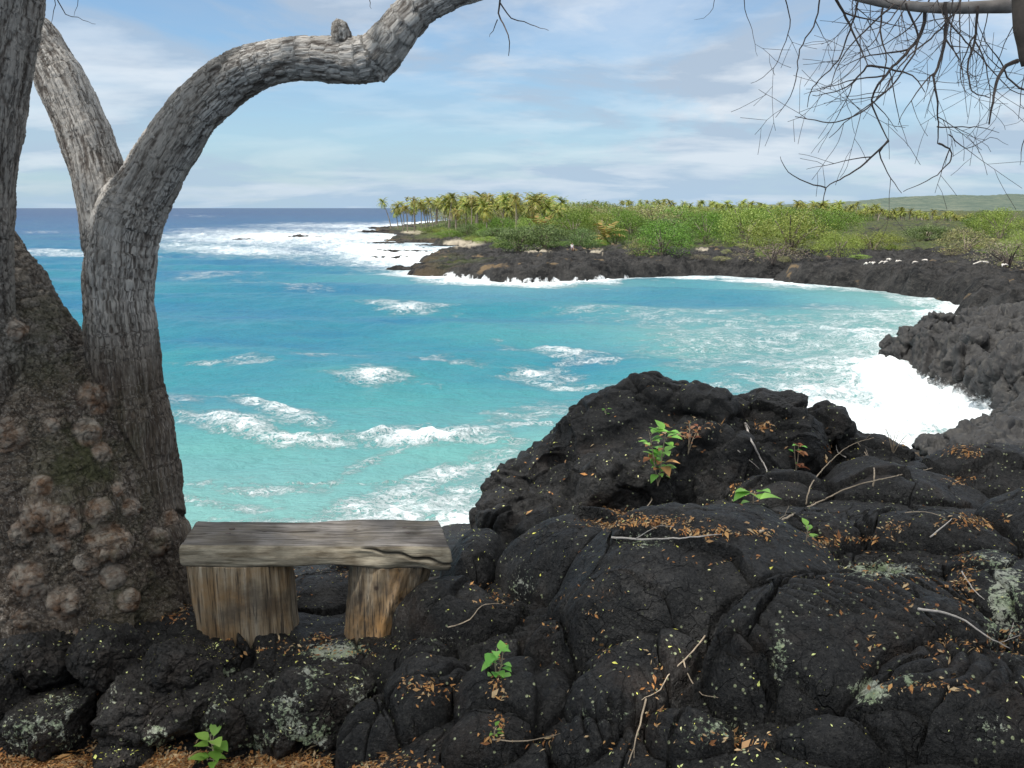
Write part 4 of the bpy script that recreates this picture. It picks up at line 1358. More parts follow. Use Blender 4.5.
def build_tree():
    segs = []
    mb = MB()
    for li, l in enumerate(TREE_LIMBS):
        rs = resample(l)
        mb.tube([q for q, r in rs], [r for q, r in rs], 20)
        L = 0.0
        for i in range(len(rs) - 1):
            a, ra = rs[i]
            b, rb = rs[i + 1]
            segs.append((a[:], b[:], ra, rb, L, li))
            L += (b - a).length
    for l in SPIKES:
        rs = limb3(l)
        mb.tube([q for q, r in rs], [r for q, r in rs], 8)
    bare = mb.mesh("t")
    bvh = BVHTree.FromPolygons([v.co[:] for v in bare.vertices], [tuple(p.vertices) for p in bare.polygons])
    org = Vector((0, 0, CAMZ))
    bl = []
    for px, py, r in BURLS:
        u, dy, dz = ray(px, py)
        hit = bvh.ray_cast(org, Vector((u, dy, dz)).normalized())
        if hit[0] is None:
            continue
        rr = 0.98 * r / ppm(hit[0].y, py)
        c = hit[0] - hit[1] * rr * (0.22 if hit[1].dot(Vector((0, -1, 0))) > 0 else -0.22)
        bl.append((c, rr))
        co, fa = icos(3)
        v = co * rr * np.array([1.0 + .2 * math.sin(px * 7.0), 0.95, 0.95 + .25 * math.sin(py * 3.0)]) + np.array(c) + co * (0.34 * rr * (perlin(co * 1.5 + px, 3) + .5 * perlin(co * 3.6 + py, 4)))[:, None]
        mb.add(v.tolist(), fa.tolist())
    me = remesh(mb.mesh("tree_src"), 0.0125)
    ed = edges_np(me)
    co = smooth_np(get_co(me), ed, 5)
    set_co(me, co)
    no = get_no(me)
    best = np.full(len(co), 1e9)
    bcv = np.zeros((len(co), 3))
    segr = np.zeros(len(co))
    lid = np.zeros(len(co))
    for a, b, ra, rb, L, li in segs:
        a, b = np.array(a), np.array(b)
        e = b - a
        ln = np.linalg.norm(e)
        near = np.abs(co - a).max(1) < max(ra, rb) * 2.2 + ln
        idx = np.nonzero(near)[0]
        if not len(idx):
            continue
        w = co[idx] - a
        t = np.clip(w @ e / (ln * ln), 0, 1)
        d = w - t[:, None] * e
        dist = np.linalg.norm(d, axis=1)
        rr = ra + (rb - ra) * t
        sc = dist / rr
        m = sc < best[idx]
        k = idx[m]
        best[k] = sc[m]
        dd = d[m] / np.maximum(dist[m], 1e-6)[:, None]
        ax = e / ln
        # radial direction scaled by limb radius + a slow run along the limb
        bcv[k] = dd * 0.17 * 9 * (0.55 + rr[m] * 2.6)[:, None] + ax * ((L + t[m] * ln) * 1.0)[:, None] + li * 7.7
        segr[k] = rr[m]
        lid[k] = li
    burl = np.zeros(len(co))
    ring = np.zeros(len(co))
    for c, rr in bl:
        d = np.linalg.norm(co - np.array(c), axis=1)
        burl = np.maximum(burl, sstep(1.22, 0.98, d / rr + .10 * perlin(co * 14, 3)))
        ring = np.maximum(ring, sstep(.16, .0, np.abs(d / rr - 1.22)))
    q = bcv.copy()
    q = q + 0.09 * np.stack([perlin(co * 5, 1), perlin(co * 5, 2), perlin(co * 5, 3)], 1)
    r1 = np.abs(perlin(q * 2.0, 4) + 0.3 * perlin(q * 5.0, 7))
    r2 = np.abs(perlin(q * 4.2 + 5, 5) + 0.25 * perlin(q * 9.0, 8))
    r3 = np.abs(perlin(q * 8.5 + 9, 6))
    fiss = np.minimum(sstep(0.0, 0.22, r1), 0.18 + 0.82 * sstep(0, 0.24, r2))
    fiss = np.minimum(fiss, 0.45 + 0.55 * sstep(0, .22, r3))
    fiss = np.clip(fiss + 0.22 * sstep(0.15, 0.5, perlin(co * 2.1, 14)), 0, 1)
    fiss = fiss * (1 - 0.35 * ring * (1 - burl))
    fiss = np.where(burl > .5, np.clip(sstep(-.02, .22, np.abs(perlin(co * 16, 5)) + .12 * perlin(co * 50, 6)), .1, 1), fiss)
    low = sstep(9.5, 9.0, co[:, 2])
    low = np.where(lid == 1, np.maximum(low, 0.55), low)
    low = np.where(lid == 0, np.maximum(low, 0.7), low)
    amp = 0.0045 + 0.014 * np.clip(segr / 0.4, 0, 1)
    d = amp * (fiss - 0.6) + 0.012 * fbm(bcv * 0.8, 3, 8) * (1 + low) + 0.0025 * fbm(co * 60, 3, 9) + 0.007 * perlin(co * 14, 10) * (0.15 + .35 * low) + 0.012 * perlin(co * 5, 16)
    d += 0.012 * perlin(co * 3.2, 12) * low * (1 - burl)
    co = co + no * d[:, None]
    set_co(me, co)
    attr(me, 'fissure', fiss)
    attr(me, 'low', low)
    px, py = proj(co)
    attr(me, 'moss', np.clip(px_mask(px, py, [(85, 460, 50, 90, 1.3), (130, 560, 45, 70, 1.1), (50, 340, 40, 60, .9)]), 0, 1))
    attr(me, 'burl', burl)
    attr_v(me, 'bark_co', bcv * 1.6)
    root = empty("burled_tree", P(90, 625, 5.0))
    tag(root, "old leaning tree with a knobbly burled trunk and grey curving limbs beside the bench", "tree")
    ro = np.array(root.location)
    set_co(me, get_co(me) - ro)
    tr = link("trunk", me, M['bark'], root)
    return root, tr


TREE, TREE_TRUNK = build_tree()


def twig_grow(mb, p, d, length, r, depth, rnd, droop=0.0, seglen=0.045, curl=0.35, kids=3):
    """one thin twig with side shoots; p Vector, d direction"""
    n = max(3, int(length / seglen))
    pts, rad = [p.copy()], [r]
    d = d.normalized()
    ax = Vector((rnd.uniform(-1, 1), rnd.uniform(-1, 1), rnd.uniform(-1, 1))).normalized()
    bend = rnd.choice((-1, 1)) * rnd.uniform(.35, 1.0) * curl * 2.4
    for i in range(n):
        d = (Matrix.Rotation(bend * seglen * 3 + rnd.uniform(-0.24, 0.24), 3, ax) @ d)
        d = (d + Vector((rnd.uniform(-.07, .07), rnd.uniform(-.07, .07), rnd.uniform(-.07, .07) - droop))).normalized()
        p = p + d * seglen
        pts.append(p.copy())
        rad.append(max(r * (1 - 0.75 * (i + 1) / n), 0.0011))
    mb.tube(pts, rad, 5)
    if depth > 0:
        for _ in range(kids):
            k = rnd.randint(1, n - 1)
            a = rnd.uniform(0.5, 1.1) * rnd.choice((-1, 1))
            ax2 = Vector((rnd.uniform(-.4, .4), 1.0, rnd.uniform(-.4, .4))).normalized()
            dd = Matrix.Rotation(a, 3, ax2) @ (pts[k] - pts[k - 1]).normalized()
            twig_grow(mb, pts[k], dd, length * rnd.uniform(0.35, 0.7), rad[k] * 0.75, depth - 1, rnd, droop, seglen, curl, max(1, kids - 1))


def local(mesh, root):
    mesh.transform(Matrix.Translation(-root.location))
    return mesh


# twigs hanging from the big limb
def hang(pts, r0, parent, mat, name='twig', kids=0, seed=1, Y=4.8, wig=2.0):
    rnd = random.Random(seed)
    mb = MB()
    P3 = []
    for i, (a, b) in enumerate(pts):
        P3.append((P(a, b, Y + 0.05 * math.sin(i * 1.3)), r0 * (1 - 0.7 * i / (len(pts) - 1))))
    rs = resample(P3, 0.03)
    w = 0.4 * wig / ppm(Y, 100)
    q = [(p + Vector((rnd.uniform(-w, w), rnd.uniform(-w, w), rnd.uniform(-w, w))), r) for p, r in rs]
    mb.tube([a for a, b in q], [b for a, b in q], 6)
    for k in range(kids):
        i = rnd.randint(2, len(q) - 2)
        d = (q[i + 1][0] - q[i][0]).normalized()
        d = Matrix.Rotation(rnd.uniform(.5, 1.0) * rnd.choice((-1, 1)), 3, 'Y') @ d
        twig_grow(mb, q[i][0], d, rnd.uniform(.15, .45), q[i][1] * .7, 1, rnd, 0.0, kids=2)
    return link(name, local(mb.mesh(name), parent), mat, parent)


hang([(502, -20), (501, -2), (498, 14), (506, 28), (510, 42), (508, 56)], .006, TREE, M['twig'], Y=4.85)
hang([(500, 2), (512, 18), (530, 24), (549, 30)], .004, TREE, M['twig'], Y=4.85)
hang([(498, 20), (493, 30), (489, 37)], .003, TREE, M['twig'], Y=4.85)
hang([(368, -8), (370, 2), (371, 9)], .003, TREE, M['twig'], Y=4.85)
hang([(53, -10), (55, 4), (50, 30)], .003, TREE, M['twig'], Y=4.7)
hang([(56, -4), (66, 14), (78, 18), (96, 24)], .003, TREE, M['twig'], Y=4.7)
hang([(80, -10), (77, 5), (74, 16)], .002, TREE, M['twig'], Y=4.7)


def build_shade_tree():
    """an unseen tall tree added behind the viewer; its crown shades the terrace"""
    root = empty("shade_tree", (-6.5, -3.5, 8.2))  # added out of view to keep the sun off the terrace
    tag(root, "unseen tall leafy tree added behind the viewpoint to shade the terrace", "tree")
    rnd = np.random.default_rng(21)
    k0 = 12.0 / SUN_TO.z
    ox, oy = SUN_TO.x * k0, SUN_TO.y * k0
    C = []
    for i in range(310):
        # stand over the ground to be shaded, shifted towards the sun
        gx, gy = rnd.uniform(-4.6, 7.6), rnd.uniform(1.2, 9.3)
        dz = rnd.uniform(-1.2, 1.6)
        x, y, z = gx + ox + SUN_TO.x * dz, gy + oy + SUN_TO.y * dz, 20.0 + dz
        if -8.0 < x < -3.6 and abs(y - 1.95 + .08 * x + .45) < 1.1:
            continue
        if abs(gx + 1.8) < .55 and abs(gy - 3.8) < .3:
            continue
        C.append((x, y, z, rnd.uniform(.4, .85)))
    V, F = [], []
    n = 0
    for x, y, z, r in C:
        k = int(430 * r * r)
        d = rnd.normal(size=(k, 3))
        d /= np.linalg.norm(d, axis=1)[:, None]
        c = d * (r * rnd.uniform(.3, 1, (k, 1))) * np.array([1, 1, .45]) + np.array([x, y, z])
        a = rnd.normal(size=(k, 3)) * np.array([1, 1, .45])
        a /= np.linalg.norm(a, axis=1)[:, None]
        b = np.cross(a, rnd.normal(size=(k, 3)) * np.array([.5, .5, 1]))
        b /= np.linalg.norm(b, axis=1)[:, None]
        L, Wd = 0.095, 0.05
        V.append(np.stack([c - a * L, c + b * Wd, c + a * L, c - b * Wd], 1).reshape(-1, 3))
        F.append(np.arange(k * 4).reshape(-1, 4) + n)
        n += k * 4
    link("crown", mesh_np("crown", np.concatenate(V) - np.array(root.location), np.concatenate(F)), M['leaf_canopy'], root, smooth=False)
    mb = MB()
    base = Vector(root.location)
    fork = Vector((-5.6, -2.0, 14.0))
    tr = resample([(base - Vector((0, 0, .6)), .42), (base + Vector((.2, .4, 2.5)), .30), (fork, .24)], .3)
    mb.tube([a for a, b in tr], [b for a, b in tr], 14)
    for i, (x, y, z, r) in enumerate(C):
        if i % 9:
            continue
        e = Vector((x, y, z))
        m = fork.lerp(e, .45) + Vector((0, 0, .8))
        pts = resample([(fork, .13), (m, .06), (e, .015)], .4)
        mb.tube([a for a, b in pts], [b for a, b in pts], 6)
    link("trunk", local(mb.mesh("trunk"), root), M['bare_limb'], root)


build_shade_tree()


# ------------------------------------------------------------------ bare tree reaching in from the east
def build_bare_tree():
    root = empty("bare_tree", (3.9, 4.9, 7.9))
    tag(root, "leafless tree whose thin tangled twigs hang against the clouds over the coast", "tree")
    mb = MB()
    tr = resample([(Vector((3.9, 4.9, 7.7)), .17), (Vector((3.85, 4.8, 9.0)), .15), (Vector((3.8, 4.7, 10.4)), .13), (Vector((3.55, 4.6, 11.8)), .10), (Vector((3.2, 4.4, 13.0)), .07)], .2)
    mb.tube([a for a, b in tr], [b for a, b in tr], 14)
    mb.build("trunk", M['dark_limb'], None)
    o = bpy.data.objects["trunk"] if False else COL.objects[-1]
    local(o.data, root)
    o.parent = root
    mb = MB()
    lm = resample([(Vector((3.6, 4.65, 11.7)), .05), (P(1100, -25, 4.5), .042), (P(1035, 2, 4.5), .036), (P(985, 7, 4.5), .029), (P(940, 8, 4.5), .025), (P(900, 5, 4.5), .022), (P(860, -2, 4.5), .019), (P(800, -24, 4.5), .015), (P(720, -60, 4.6), .010)], .08)
    mb.tube([a for a, b in lm], [b for a, b in lm], 12)
    link("limb", local(mb.mesh("limb"), root), M['bare_limb'], root)
    mb = MB()
    st = resample([(Vector((3.3, 4.5, 12.3)), .06), (P(1040, -120, 4.35), .055), (P(1022, -30, 4.3), .045), (P(1023, 10, 4.3), .045), (P(1025, 45, 4.3), .038), (P(1026, 66, 4.3), .018)], .08)
    mb.tube([a for a, b in st], [b * (1 + .12 * math.sin(i * 2.1)) for i, (a, b) in enumerate(st)], 12)
    link("broken_limb", local(mb.mesh("broken_limb"), root), M['dark_limb'], root)
    T = [([(925, 6), (922, 30), (905, 55), (890, 70), (878, 85), (872, 100), (878, 120), (888, 141)], .011, 4.5, 6),
         ([(888, 141), (865, 163), (845, 177), (826, 187), (823, 204)], .0065, 4.5, 1),
         ([(826, 187), (806, 182), (788, 172), (780, 156)], .0045, 4.5, 0),
         ([(888, 141), (879, 152), (888, 172), (901, 193)], .006, 4.5, 1),
         ([(945, 2), (945, 38), (938, 68), (933, 80), (937, 98), (938, 122), (938, 144)], .010, 4.45, 5),
         ([(938, 144), (949, 149), (951, 160), (932, 178), (903, 192)], .006, 4.45, 1),
         ([(1018, 60), (1006, 65), (998, 78), (993, 102), (989, 124)], .013, 4.35, 0),
         ([(832, -10), (846, 18), (858, 42), (868, 66)], .010, 4.55, 4),
         ([(868, 66), (852, 82), (835, 92), (812, 96)], .006, 4.55, 3),
         ([(868, 66), (895, 70), (912, 76), (926, 92)], .007, 4.5, 3),
         ([(885, -6), (880, 30), (886, 60), (878, 92)], .007, 4.6, 4),
         ([(905, 4), (918, 40), (898, 78), (862, 112), (830, 122), (796, 116)], .007, 4.4, 5),
         ([(978, 6), (975, 40), (968, 66), (972, 90), (990, 98)], .008, 4.45, 5),
         ([(938, 127), (975, 127), (1000, 132)], .004, 4.45, 2),
         ([(1024, 90), (1008, 78), (1000, 60), (985, 42), (978, 20)], .006, 4.4, 4),
         ([(780, -14), (790, 20), (783, 48), (770, 72), (750, 84)], .004, 4.7, 3),
         ([(745, -10), (745, 10), (752, 30), (757, 56)], .003, 4.7, 1),
         ([(716, -10), (713, 8), (704, 18), (694, 20)], .0022, 4.7, 0),
         ([(820, -14), (816, 20), (800, 50), (796, 80), (790, 96), (775, 118)], .005, 4.65, 4),
         ([(1030, 130), (1022, 145), (1020, 165)], .004, 4.3, 0),
         ([(862, -10), (850, 30), (838, 60), (812, 88), (808, 108)], .006, 4.6, 5),
         ([(960, 4), (940, 30), (905, 60), (880, 96), (850, 118), (830, 138)], .006, 4.35, 5),
         ([(940, 4), (950, 24), (984, 60), (1010, 90), (1030, 96)], .006, 4.5, 4),
         ([(895, 4), (870, 26), (842, 58), (830, 88)], .006, 4.35, 4),
         ([(948, 134), (966, 148), (990, 138), (1008, 145)], .0035, 4.45, 1)]
    for i, (pts, r, Y, kids) in enumerate(T):
        hang(pts, r * .85, root, M['twig'], 'twig', (kids + 1) // 2, 100 + i, Y)
    rnd = random.Random(12)
    for i in range(15):
        px = rnd.uniform(800, 1040)
        p = P(px, rnd.uniform(-40, 4), rnd.uniform(4.2, 4.9))
        mb = MB()
        d = Vector((rnd.uniform(-.6, .25), rnd.uniform(-.3, .3), rnd.uniform(-1, -.5)))
        twig_grow(mb, p, d, rnd.uniform(.35, .72), rnd.uniform(.0025, .0048), 2, rnd, -0.008, kids=3)
        link("twig", local(mb.mesh("twig"), root), M['twig'], root)


build_bare_tree()


# ================================================================== bench
def build_bench():
    fl, fr = G(178, 545.5, 8.2), G(451, 547.5, 8.2)
    bl_, br = G(196, 521, 8.2), G(440, 519, 8.2)
    cx = (fl.x + fr.x) / 2
    root = empty("bench", (cx, (fl.y + br.y) / 2, 7.62))
    tag(root, "rustic weathered plank bench on two log stumps facing the bay beside the burled tree", "bench")
    o3 = np.array(root.location)
    nu, nv, nw = 190, 56, 18
    # closed box surface, dense
    V, F = [], []

    def corner(u, v):
        a = np.array(fl)[None] * (1 - u)[:, None] + np.array(fr)[None] * u[:, None]
        b = np.array(bl_)[None] * (1 - u)[:, None] + np.array(br)[None] * u[:, None]
        return a * (1 - v)[:, None] + b * v[:, None]

    def pos(u, v, w):
        p = corner(u, v)
        # live edge at the back dips in the middle
        bk = 0.045 * np.exp(-((u - 0.45) / 0.17) ** 2) + 0.02 * np.sin(u * 9)
        p[:, 1] -= v * bk
        th = 0.125 - 0.02 * np.exp(-((u - 0.57) / 0.1) ** 2)
        p[:, 2] -= (1 - w) * th
        # rounded lips
        p[:, 2] -= 0.006 * w * np.exp(-v / 0.015) + 0.015 * np.exp(-((v - .62) / .3) ** 2) * np.exp(-((u - 0.5) / 0.25) ** 2) * w
        p[:, 1] += 0.012 * (1 - v) * (np.abs(w - .5) * 2) ** 3
        # split ends
        e = np.where(u < .5, 1, -1) * 0.012 * (np.abs(w - .5) * 2) ** 3
        p[:, 0] += e * sstep(0.06, 0, np.minimum(u, 1 - u))
        return p

    def sheet(n1, n2, fn, flip):
        a, b = np.meshgrid(np.linspace(0, 1, n1), np.linspace(0, 1, n2))
        base = sum(len(q) for q in V)
        V.append(fn(a.ravel(), b.ravel()))
        f = grid_faces(n2, n1)
        F.append((f[:, ::-1] if flip else f) + base)

    one = np.ones_like
    sheet(nu, nv, lambda a, b: pos(a, b, one(a)), False)
    sheet(nu, nv, lambda a, b: pos(a, b, 0 * a), True)
    sheet(nu, nw, lambda a, b: pos(a, 0 * a, b), False)
    sheet(nu, nw, lambda a, b: pos(a, one(a), b), True)
    sheet(nv, nw, lambda a, b: pos(0 * a, a, b), True)
    sheet(nv, nw, lambda a, b: pos(one(a), a, b), False)
    import bmesh
    me = mesh_np("seat", np.concatenate(V) - o3, np.concatenate(F))
    bm = bmesh.new()
    bm.from_mesh(me)
    bmesh.ops.remove_doubles(bm, verts=bm.verts, dist=0.0006)
    bm.to_mesh(me)
    bm.free()
    co, no = get_co(me), get_no(me)
    L = fr.x - fl.x
    u = (co[:, 0] + L / 2) / L
    zz = co[:, 2] - co[:, 2].max()
    d = 0.0035 * fbm(co * np.array([3, 45, 45]), 3, 2) + 0.007 * fbm(co * np.array([3, 8, 12]), 3, 3)
    front = no[:, 1] < -0.5
    # long split on the front face, right half, and checks on top
    sp = np.exp(-((zz + 0.012 + 0.26 * (u - 0.68) + .006 * np.sin(u * 60)) / 0.007) ** 2) * sstep(0.66, 0.70, u)
    ts = np.exp(-((co[:, 1] - 0.05 - .012 * np.sin(u * 14)) / 0.006) ** 2) * sstep(.20, .26, u) * sstep(.52, .45, u)
    attr(me, 'split', np.clip(np.where(no[:, 1] < -0.5, sp, 0) + np.where(no[:, 2] > 0.5, ts, 0), 0, 1))
    d -= np.where(front, 0.028 * sp, 0)
    d += np.where(front, 0.020 * perlin(co * np.array([5, 5, 16]), 5) * sstep(.45, .7, u), 0)
    topm = no[:, 2] > 0.5
    yl = co[:, 1]
    d -= np.where(topm, 0.014 * np.exp(-((yl - 0.055 - .02 * np.sin(u * 12)) / 0.006) ** 2) * sstep(.22, .3, u) * sstep(.52, .45, u), 0)
    d -= np.where(topm, 0.006 * np.exp(-((yl + 0.05 - .03 * np.sin(u * 5)) / 0.005) ** 2), 0)
    attr(me, 'edge', sstep(0.3, 0.8, -no[:, 1]))
    set_co(me, co + no * d[:, None])
    seat = link("seat", me, M['seat'], root)
    for px, py in [(232, 528.5), (228, 533.5), (405, 527.5), (408, 532.5)]:
        p = G(px, py, 8.198)
        mb = MB()
        mb.tube([p + Vector((0, 0, -.02)), p + Vector((0, 0, .001)), p + Vector((0, 0, .003))], [.016, .016, .010], 14)
        b = mb.build("bolt", M['metal'], seat)
        b.data.transform(Matrix.Translation(-root.location))

    def stump(px, Y, w0, w1, dpt, lean, seed, flat):
        top = P(px, 566, Y)
        top.z = 8.2 - 0.128
        H = 0.60
        n1, n2 = 150, 90
        th = np.linspace(0, 2 * np.pi, n1, endpoint=False)
        tt = np.linspace(0, 1, n2)
        T, Z = np.meshgrid(th, tt)
        T, Z = T.ravel(), Z.ravel()
        e = 2.0 / (3.4 if flat else 2.4)
        cx_, sx_ = np.cos(T), np.sin(T)
        X = np.sign(cx_) * np.abs(cx_) ** e
        Yv = np.sign(sx_) * np.abs(sx_) ** e
        w = w0 + (w1 - w0) * Z
        q = np.stack([cx_ * 2.2, sx_ * 2.2, Z * 0.5 + seed], 1)
        groove = fbm(np.stack([cx_ * 6, sx_ * 6, Z * .8 + seed + (0 if flat else Z * 0) + 0 * T], 1), 4, seed)
        bulge = 0.05 * perlin(q, seed)
        if not flat:
            sw = np.stack([cx_ * 5 + Z * 1.5, sx_ * 5, Z * 1.5], 1)
            groove = fbm(sw, 4, seed)
        k = 1 + 0.07 * groove + bulge
        deep = 1 - 0.22 * np.exp(-((np.mod(T - 4.35, 2 * np.pi)) / .10) ** 2) * (0.5 if flat else 0) - (0.10 * np.exp(-((T - 4.95) / .07) ** 2) if flat else 0)
        k = k * deep
        co = np.stack([X * w / 2 * k + lean * Z, Yv * dpt / 2 * k, -Z * H + 0 * T], 1) + np.array(top) - o3
        f = grid_faces(n2, n1, True)
        me = mesh_np("leg", co, f[:, ::-1])
        bm = bmesh.new()
        bm.from_mesh(me)
        bm.verts.ensure_lookup_table()
        bm.faces.new([bm.verts[i] for i in range(n1)])
        bm.faces.new([bm.verts[(n2 - 1) * n1 + i] for i in range(n1)][::-1])
        bm.to_mesh(me)
        bm.free()
        o = link("leg", me, M['stump'], root)
        return o

    stump(241, 4.72, 0.555, 0.54, 0.33, 0.03, 3, True)
    stump(394, 4.72, 0.47, 0.34, 0.34, -0.13, 8, False)
    return root


BENCH = build_bench()

# ================================================================== small things on the lava
DG = bpy.context.evaluated_depsgraph_get()
DG.update()
ORG = Vector((0, 0, CAMZ))


def drape(px, py, lift=0.0):
    u, dy, dz = ray(px, py)
    d = Vector((u, dy, dz)).normalized()
    o = ORG.copy()
    for _ in range(6):
        ok, loc, nrm, idx, ob, mt = SC.ray_cast(DG, o, d)
        if not ok:
            return None, None
        if ob.name.split('.')[0] in ('lava_terrace', 'lava_outcrop', 'lava_rock', 'lava_boulder', 'crusty_stone'):
            return loc + nrm * lift, nrm
        o = loc + d * 0.01
    return None, None


def leaf_quads(P0, N, size, rng, fold=0.25, curl=0.0):
    """kite shaped bent leaves lying on a surface; returns verts, faces"""
    k = len(P0)
    a = rng.normal(size=(k, 3))
    a -= N * (a * N).sum(1)[:, None]
    a /= np.linalg.norm(a, axis=1)[:, None]
    tilt = rng.uniform(-.45, .55, (k, 1))
    a = a + N * tilt
    a /= np.linalg.norm(a, axis=1)[:, None]
    b = np.cross(N, a)
    b /= np.linalg.norm(b, axis=1)[:, None]
    L = size * np.exp(rng.normal(0, .42, (k, 1)))
    Wd = L * np.where(rng.random((k, 1)) < .25, rng.uniform(.05, .12, (k, 1)), rng.uniform(.28, .5, (k, 1)))
    up = N * L * fold
    c = P0 + N * (0.3 * size)
    v = np.stack([c - a * L, c - a * L * .2 + b * Wd + up, c + a * L + up * rng.uniform(0, 1.6, (k, 1)), c - a * L * .2 - b * Wd + up * .8, c - a * L * .1], 1).reshape(-1, 3)
    base = np.arange(k)[:, None] * 5
    f = np.concatenate([base + np.array([[0, 4, 1]]), base + np.array([[4, 2, 1]]), base + np.array([[0, 3, 4]]), base + np.array([[4, 3, 2]])], 0)
    return v, f


LITTER = [(645, 524, 45, 6, 1), (700, 533, 40, 5, 1), (615, 515, 14, 6, .8), (600, 620, 16, 26, .7), (430, 688, 24, 9, 1.2), (405, 622, 16, 8, .8), (498, 700, 7, 34, .9), (492, 742, 12, 8, .8), (852, 541, 36, 7, 1), (760, 534, 14, 5, .7), (965, 580, 10, 26, .9), (1000, 642, 36, 9, 1.2),
          (928, 686, 34, 7, 1.1), (868, 655, 6, 14, .8), (720, 742, 34, 8, 1), (610, 742, 22, 7, .8), (655, 705, 8, 36, .6), (60, 764, 90, 9, 3.2), (170, 764, 100, 9, 3.4), (300, 764, 80, 9, 2.6), (690, 438, 18, 12, .4), (712, 428, 8, 4, .9), (765, 427, 8, 4, .8), (820, 455, 12, 6, .8), (742, 492, 10, 6, .8),
          (965, 453, 16, 5, 1.3), (960, 480, 14, 4, .9), (975, 522, 30, 5, .9), (895, 528, 10, 6, .8), (940, 640, 14, 16, .5), (170, 600, 18, 16, 1.3), (370, 570, 30, 10, .5), (320, 640, 12, 5, .7), (290, 600, 10, 20, .3), (120, 755, 120, 12, .9), (30, 610, 30, 10, .3), (500, 600, 20, 6, .3), (556, 598, 12, 5, .3), (480, 585, 12, 6, .3), (740, 560, 60, 4, .15),
          (880, 590, 60, 30, .12), (560, 740, 50, 10, .3), (240, 648, 120, 8, .25)]


def scatter():
    rng = np.random.default_rng(31)
    no = get_no(TERRACE.data)
    inside = (T_PX > -120) & (T_PX < 1150) & (T_PY > 400) & (T_PY < 850) & (T_CO[:, 1] > 1.8)
    # area weight (log grid: bigger cells further out)
    aw = (T_CO[:, 0] ** 2 + T_CO[:, 1] ** 2)
    aw = aw / aw.max()
    lit = px_mask(T_PX, T_PY, LITTER)
    flat = sstep(0.35, 0.8, no[:, 2])
    cl = sstep(0.0, 0.5, perlin(T_CO * 1.3, 71))
    w = inside * aw * flat * (0.9 * np.clip(lit, 0, 3.3) ** 1.2 + 0.16 * T_CREV * cl + 0.0008)
    i = rng.choice(len(w), 40000, p=w / w.sum())
    jit = rng.normal(size=(len(i), 3)) * 0.012 * np.array([1, 1, .2])
    v, f = leaf_quads(T_CO[i] + jit, no[i], 0.0095, rng)
    me = mesh_np("dead_leaves", v, f)
    o = link("dead_leaves", me, M['litter'], smooth=False)
    tag(o, "orange brown dead leaves lodged in the cracks of the lava terrace", "leaf litter", kind='stuff')
    w = inside * aw * flat * (0.25 + sstep(-.1, .5, perlin(T_CO * 0.9, 72)))
    i = rng.choice(len(w), 6500, p=w / w.sum())
    v1, f1 = leaf_quads(T_CO[i], no[i], 0.0052, rng)
    oc, on = get_co(OUTCROP.data), get_no(OUTCROP.data)
    w = sstep(0.2, 0.8, on[:, 2]) * (oc[:, 1] < 8)
    j = rng.choice(len(w), 500, p=w / w.sum())
    v2, f2 = leaf_quads(oc[j], on[j], 0.0055, rng)
    vs, fs, n = [v1, v2], [f1, f2 + len(v1)], len(v1) + len(v2)
    for ro in ROCK_OBJS:
        rc, rn = get_co(ro.data) + np.array(ro.location), get_no(ro.data)
        w = sstep(0.3, 0.9, rn[:, 2])
        j = rng.choice(len(w), 60, p=w / w.sum())
        v3, f3 = leaf_quads(rc[j], rn[j], 0.0045, rng)
        vs.append(v3)
        fs.append(f3 + n)
        n += len(v3)
    me = mesh_np("yellow_leaflets", np.concatenate(vs), np.concatenate(fs))
    o = link("yellow_leaflets", me, M['yellow'], smooth=False)
    tag(o, "tiny yellow green leaflets sprinkled over the black lava", "leaf litter", kind='stuff')
    # dead leaves caught on the outcrop
    px, py = proj(oc)
    w = sstep(0.1, 0.7, on[:, 2]) * (px_mask(px, py, LITTER) ** 1.2 + 0.003) * (oc[:, 1] < 7.6)
    j = rng.choice(len(w), 900, p=w / w.sum())
    v, f = leaf_quads(oc[j] + on[j] * .004, on[j], 0.016, rng)
    o = link("dead_leaves", mesh_np("dead_leaves", v, f), M['litter'], smooth=False)
    tag(o, "brown dead leaves caught on the ledges of the big outcrop", "leaf litter", kind='stuff')


scatter()

